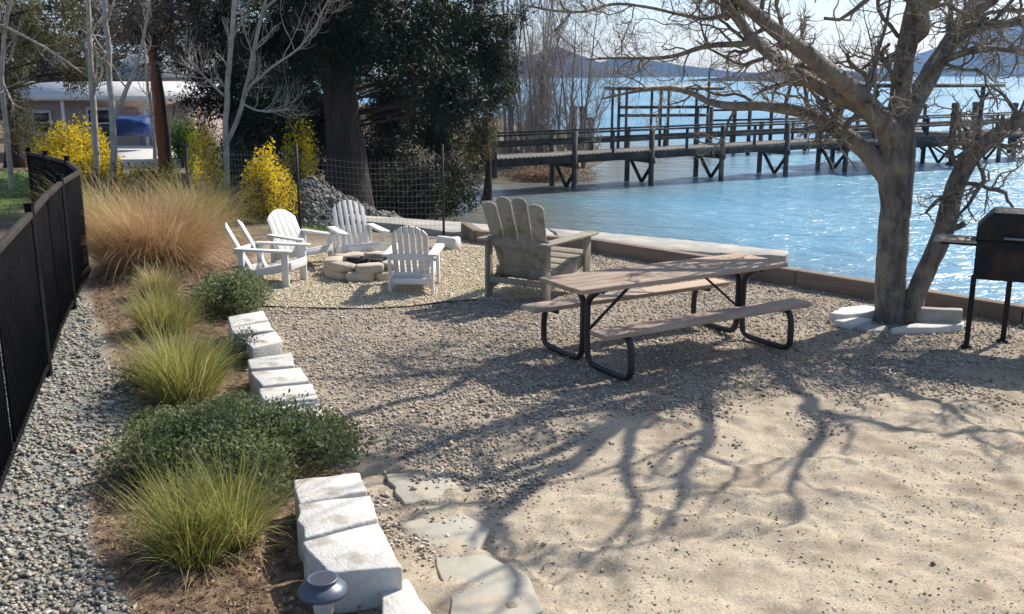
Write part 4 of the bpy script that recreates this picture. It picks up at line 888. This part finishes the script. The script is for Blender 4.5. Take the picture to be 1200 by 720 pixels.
bare('thin grey sapling between the forked tree and the red pole', [[(181, 195, 3), (180, 165, 2.8), (176, 130, 2.2), (172, 90, 1.6), (168, 40, 1)]], 21, 'palebark', G, l1=.7, n1=8)
bare('pale crooked bare tree at the left edge of the view', [[(8, 170, 4), (3, 110, 3.5), (2, 60, 3), (8, 20, 2.4), (20, -40, 1.6)], [(2, 30, 2.2), (40, 48, 1.8), (70, 66, 1.5), (96, 86, 1)], [(0, 90, 2.6), (10, 110, 2), (16, 122, 1.4)]], 22, 'palebark', G, n1=9)
W = 'bare grey shoreline willows'
for i, (px, base, Y, lab) in enumerate(((606, 212, 36, 'bare grey willow clump leftmost on the bank, tallest stems'), (640, 212, 37.5, 'bare grey willow clump in the middle of the bank behind the pier rail'), (668, 208, 39, 'bare grey willow clump right of the middle, leaning to the lake'), (622, 210, 40, 'bare grey willow clump standing back between the first two'))):
    st = []
    for k in range(9):
        b0 = px + random.uniform(-16, 16); dx = random.uniform(-30, 42); h = random.uniform(120, 290) * (1 if i < 2 else .78)
        st.append([(b0, base, 1.9, 0, 1), (b0 + dx * .15, base - h * .3, 1.6, random.uniform(-.3, .3)), (b0 + dx * .5, base - h * .65, 1.1, random.uniform(-.6, .6)), (b0 + dx, base - h, .5, random.uniform(-1, 1))])
    bare(lab, st, Y, 'greytwig', W, name='willow_clump', n1=12, l1=2.2, n2=7, l2=1.0, tm=.10, up=.22, n3=3)
shrub('dry_brush', 'tan reeds at the foot of the bare willows', 'brush', *gat(640, 215, 34.6), 1.8, .7, .6, 2400, .16, M['drybrush'], 'brush on the bank', aspect=6, lumps=20, stems=60)
shrub('thin_weed', 'thin bare weed growing from the concrete slab', 'weed', *gp(700, 270)[:2], .22, .15, .34, 120, .03, M['drybrush'], stems=14)

# ------------------------------------------------------------------ pier
DZ = .06; S0 = A([1.95, 31.7]); U = A([.872, .489]); V_ = A([-.489, .872]); BAY = 3.06; PW = 1.15
pr = thing('pier', 'long dark wooden pier with railings crossing the lake', 'pier', (S0[0], S0[1], WATER)); pz = -WATER
def pp(s, w, z): q = U * s + V_ * w; return A([q[0], q[1], z + pz - .05 + (.007 * s if z > WATER + .5 else 0)])
L0, L1 = -3.0, 26.5
mb = MB(); n_ = int((L1 - L0) / .16)
for k in range(n_): mb.beam(pp(L0 + k * .16 + .07, -.08, DZ), pp(L0 + k * .16 + .07, PW + .08, DZ), .145, .04, tint=random.random())
mb.build('deck', M['pierdeck'], pr)
for w in (-.04, PW + .04):
    mb = MB(); mb.beam(pp(L0, w, DZ - .14), pp(L1, w, DZ - .14), .07, .23); mb.build('stringer', M['pier'], pr)
    for z, h in ((DZ + .70, .06), (DZ + .40, .11)):
        mb = MB(); mb.beam(pp(L0, w - .02, z), pp(L1, w - .02, z), .12 if h < .1 else .04, h); mb.build('rail', M['pier'], pr)
for b_ in range(0, 9):
    s = b_ * BAY
    for w in (0, PW):
        mb = MB(); mb.tube([pp(s, w - .11 if w == 0 else w + .11, -2.6), pp(s, w - .11 if w == 0 else w + .11, DZ + .74)], [.10, .088], 9, random.random()); mb.build('pile', M['pier'], pr)
    mb = MB(); mb.beam(pp(s, -.25, DZ - .33), pp(s, PW + .25, DZ - .33), .1, .16); mb.build('cross_beam', M['pier'], pr)
    for a_, c_ in ((-.1, PW * .5), (PW + .1, PW * .5)):
        mb = MB(); mb.beam(pp(s + .12, a_, DZ - .35), pp(s + .12, c_, WATER + .08), .05, .11, up=(1, 0, .1)); mb.build('brace', M['pier'], pr)
    for w in (-.04, PW + .04):
        mb = MB(); q = pp(s + BAY / 2, w, DZ + .30); mb.box(q, (.09, .09, .76)); mb.build('post', M['pier'], pr)
for w in (-.04, PW + .04):
    mb = MB(); q = pp(L0 + .1, w, DZ + .2); mb.box(q, (.2, .2, 1.5)); mb.build('post', M['pier'], pr)
# platform with gazebo on the pier
gz_ = thing('gazebo', 'open gazebo frame with flat roof on the pier platform behind the tree', 'gazebo', (S0[0] + U[0] * 15.0, S0[1] + U[1] * 15.0, WATER)); g0 = S0 + U * 15.0
def gpz(s, w, z): q = U * s + V_ * w; return A([q[0], q[1], z + pz])
mb = MB()
for k in range(31): mb.beam(gpz(.0 + k * .16, PW + .12, DZ + .05), gpz(.0 + k * .16, 3.4, DZ + .05), .145, .04, tint=random.random())
mb.build('deck', M['pierdeck'], gz_)
mb = MB(); mb.beam(gpz(-.05, -.16, DZ - .17), gpz(4.85, -.16, DZ - .17), .06, .42); mb.build('fascia', M['pier'], gz_)
for s, w in ((.1, -.28), (4.7, -.28), (.1, 3.2), (4.7, 3.2), (2.4, 3.2)):
    mb = MB(); mb.tube([gpz(s, w, -2.6), gpz(s, w, 2.02)], [.11, .09], 9); mb.build('post', M['pier'], gz_)
for s in (.1, 4.7):
    for d_ in (-.5, .5):
        mb = MB(); mb.beam(gpz(s, -.28, 1.45), gpz(s + d_, -.28, 1.92), .06, .08, up=(0, 1, 0)); mb.build('knee_brace', M['pier'], gz_)
for a_, c_ in (((2.2, -.22), (4.2, -.22)), ((4.6, -.26), (2.9, -.26)), ((1.8, -.30), (3.6, -.30))):
    mb = MB(); mb.beam(gpz(a_[0], a_[1], DZ - .3), gpz(c_[0], c_[1], WATER + .05), .06, .12, up=(0, 1, 0)); mb.build('brace', M['pier'], gz_)
mb = MB(); mb.prism([(-.8, -.7), (5.5, -.7), (5.5, 3.6), (-.8, 3.6)], gpz(0, 0, 2.08), (U[0], U[1], 0), (V_[0], V_[1], 0), (0, 0, 1), .12); mb.build('roof', M['pier'], gz_)
# boat shelter
bx, by = at(723, 172, 46)[:2]
bs = thing('boat_shelter', 'open boat shelter with pale flat roof on tall posts behind the pier', 'boat shelter', (bx, by, WATER))
Wb, Db = 4.3, 3.0; mbz = lambda x, y, z: A([x, y + x * .12, z + pz])
for xx in (0.05, .75, 2.0, 2.85, 4.25):
    for yy in ((0, Db) if xx in (.05, 2.0, 4.25) else (Db,)):
        mb = MB(); mb.tube([mbz(xx, yy, -2.6), mbz(xx, yy, 1.82)], [.08, .065], 8); mb.build('post', M['pier'], bs)
for z in (1.05, .68):
    mb = MB(); mb.beam(mbz(0, -.06, z), mbz(Wb, -.06, z), .06, .13); mb.build('beam', M['pier'], bs)
mb = MB(); mb.prism([(-.35, -.4), (Wb + .6, -.4 + .55), (Wb + .6, Db + .9), (-.35, Db + .35)], (0, 0, 1.88 + pz), (1, 0, 0), (0, 1, 0), (0, 0, 1), .12); mb.build('roof_frame', M['pier'], bs)
mb = MB(); v_, f_ = grid_mesh(np.linspace(.7, Wb + .5, 12), np.linspace(0, Db + .5, 8), lambda x, y: 1.95 + pz + .11 * np.sin(np.clip((x - .7) / (Wb - .2), 0, 1) * math.pi) ** .5 * np.sin(np.clip(y / (Db + .5), 0, 1) * math.pi) ** .3); mb.add(v_, f_); mb.build('canopy', M['concrete'], bs, smooth=True)
# second dock behind
qx = at(832, 172, 45)[:2]
dk = thing('dock', 'low dock with open railing running behind the pier from the boat shelter', 'dock', (qx[0], qx[1], WATER)); dl = 12.5; du = A([.93, .36])
dq = lambda s, w, z: A([du[0] * s - du[1] * w, du[1] * s + du[0] * w, z + pz])
mb = MB()
for k in range(int(dl / .2)): mb.beam(dq(k * .2, 0, -.12), dq(k * .2, 1.2, -.12), .18, .06, tint=random.random())
mb.build('deck', M['pierdeck'], dk)
for z in (.95, .5):
    mb = MB(); mb.beam(dq(0, 0, z), dq(dl, 0, z), .08, .09); mb.build('rail', M['pier'], dk)
for k in range(7):
    for w in (0, 1.2):
        mb = MB(); mb.tube([dq(k * 2.05, w, -2.6), dq(k * 2.05, w, 1.1 + .25 * (k % 2))], [.10, .09], 8); mb.build('pile', M['pier'], dk)
for px, top, Y, lab in ((673, 124, 46, 'lone wooden piling leftmost of the three beside the willows'), (683, 125, 45.5, 'lone wooden piling middle of the three beside the willows'), (692, 138, 44, 'short wooden piling rightmost of the three beside the willows'),
                       (1120, 121, 46, 'wooden mooring pile just left of the gazebo post, behind the pier rail'), (1144, 120, 46, 'wooden mooring pile just right of the gazebo post, behind the pier rail'), (1190, 121, 47, 'wooden mooring pile nearest the right edge behind the pier rail')):
    q = at(px, top, Y); mb = MB(); mb.tube([(0, 0, -1.5), (0, 0, q[2] - WATER - .12)], [.15, .14], 10); mb.lathe([(.165, q[2] - WATER - .12), (.165, q[2] - WATER), (0, q[2] - WATER + .03)], 10)
    tag(mb.build('mooring_pile', M['pier'], loc=(q[0], q[1], WATER)), lab, 'piling', 'lone mooring piles')

# ------------------------------------------------------------------ houses
HY = 37.0; hx0 = at(18, 140, HY)[0]; hx1 = at(232, 140, HY)[0]; hz0 = gz1((hx0 + hx1) / 2, HY); hw = hx1 - hx0
ev = at(120, 113, HY)[2] - hz0; rg = at(120, 100, HY + 2.2)[2] - hz0
hs = thing('mobile_home', 'low pinkish beige house with white metal roof behind the pale trees', 'house', (hx0, HY, hz0))
mb = MB(); mb.box((hw / 2, 2.2, ev / 2 - .2), (hw, 4.4, ev + .4)); mb.build('wall', M['siding'], hs)
mb = MB(); mb.prism([(-.45, ev - .06), (2.2, rg + .02), (4.85, ev - .06), (4.85, ev + .04), (2.2, rg + .14), (-.45, ev + .04)], (hw / 2, 0, 0), (0, 1, 0), (0, 0, 1), (1, 0, 0), hw + .7); rf = mb.build('roof', M['roofwhite'], hs)
mb = MB(); mb.box((hw / 2, -.47, ev - .04), (hw + .7, .05, .2)); mb.build('fascia', M['trim'], rf)
for px, w, h, sill in ((49, .55, .75, .95), (116, .75, 1.0, .8)):
    x = at(px, 130, HY)[0] - hx0; mb = MB(); mb.box((x, -.03, sill + h / 2), (w + .16, .08, h + .16)); wn = mb.build('window', M['trim'], hs)
    for k in (0, 1):
        mb = MB(); mb.box((x, -.06, sill + h * (.25 + .5 * k)), (w, .05, h / 2 - .05)); mb.build('pane', M['glass'], wn)
for px in (18, 80, 175, 231):
    x = at(px, 130, HY)[0] - hx0; mb = MB(); mb.box((x, -.42, ev / 2 - .1), (.10, .09, ev - .02)); mb.build('porch_post', M['trim'], hs)
x = at(148, 130, HY)[0] - hx0; mb = MB(); mb.box((x, -.02, .95), (.9, .07, 1.9)); dr_ = mb.build('door', M['siding'], hs, bevel=.01); mb = MB(); mb.box((x + .35, -.08, .95), (.05, .05, .12)); mb.build('handle', M['wire'], dr_)
H2 = 58; x2 = at(185, 80, H2)[0]; z2 = gz1(x2, H2); b2 = thing('house', 'second house with pale grey roof seen above the white roof', 'house', (x2, H2, z2)); e2 = at(185, 92, H2)[2] - z2; t2 = at(185, 68, H2)[2] - z2
mb = MB(); mb.box((0, 3, e2 / 2), (4.6, 6, e2)); mb.build('wall', M['siding'], b2)
mb = MB(); mb.prism([(-.4, e2 - .1), (3, t2), (6.4, e2 - .1), (6.4, e2 + .08), (3, t2 + .18), (-.4, e2 + .08)], (0, 0, 0), (0, 1, 0), (0, 0, 1), (1, 0, 0), 5.4); mb.build('roof', M['roofgrey'], b2)
mb = MB(); mb.box((.6, -.04, e2 - .8), (1.2, .1, .9)); w2 = mb.build('window', M['trim'], b2); mb = MB(); mb.box((.6, -.08, e2 - .8), (1.0, .08, .72)); mb.build('pane', M['glass'], w2)
q = at(155, 147, 34.5); v_, f_ = rock((1.3, .9, .62), 15, .42)
tag(MB().add(v_, f_).build('covered_boat', M['bluetarp'], smooth=True, loc=(q[0], q[1], q[2])), 'bundle under a bright blue tarp in front of the house', 'tarp bundle')
q = at(191, 180, 27); zb = gz1(q[0], 27); top = 4.3
pl = thing('utility_pole', 'reddish brown wooden pole beside the house', 'pole', (q[0], 27, zb)); mb = MB(); mb.tube([(0, 0, -.3), (-.05, 0, 3), (-.12, 0, top)], [.135, .125, .11], 12); mb.build('shaft', M['redpole'], pl, smooth=True)

# ------------------------------------------------------------------ haze, sky, sun
m, nt, N, L = nodes('haze'); vo = N('ShaderNodeVolumePrincipled'); vo.inputs['Color'].default_value = (.36, .60, 1.0, 1); vo.inputs['Density'].default_value = .0002; vo.inputs['Anisotropy'].default_value = .2
o = N('ShaderNodeOutputMaterial'); L(vo.outputs[0], o.inputs['Volume'])
mb = MB(); mb.box((0, 0, 118), (7000, 7000, 276)); tag(mb.build('haze', m), kind='stuff')
EL, AZ = 43.5, 48.0
w = bpy.data.worlds.new('World'); scene.world = w; w.use_nodes = True; nt = w.node_tree; nt.nodes.clear()
sk = nt.nodes.new('ShaderNodeTexSky'); sk.sky_type = 'NISHITA'; sk.sun_disc = False; sk.sun_elevation = R(EL); sk.sun_rotation = R(AZ); sk.altitude = 400; sk.air_density = 1.0; sk.dust_density = 1.6; sk.ozone_density = 1.5
bg = nt.nodes.new('ShaderNodeBackground'); bg.inputs[1].default_value = .12; ou = nt.nodes.new('ShaderNodeOutputWorld')
nt.links.new(sk.outputs[0], bg.inputs[0]); nt.links.new(bg.outputs[0], ou.inputs[0])
sl_ = bpy.data.lights.new('sun', 'SUN'); sl_.energy = 5.0; sl_.angle = R(.53); sl_.color = (1, .94, .85); so_ = bpy.data.objects.new('sun', sl_); COL.objects.link(so_)
from mathutils import Vector
sd = Vector((math.sin(R(AZ)) * math.cos(R(EL)), math.cos(R(AZ)) * math.cos(R(EL)), math.sin(R(EL))))
so_.rotation_euler = sd.to_track_quat('Z', 'Y').to_euler(); so_.location = (10, 10, 30)
scene.view_settings.view_transform = 'Standard'; scene.view_settings.look = 'None'; scene.view_settings.exposure = .62; scene.view_settings.gamma = 1
scene.render.engine = 'CYCLES'
cy = scene.cycles; cy.max_bounces = 6; cy.diffuse_bounces = 3; cy.glossy_bounces = 3; cy.transmission_bounces = 4; cy.volume_bounces = 0; cy.transparent_max_bounces = 6
cy.use_denoising = True; cy.use_adaptive_sampling = True; cy.adaptive_threshold = .02; cy.sample_clamp_indirect = 6
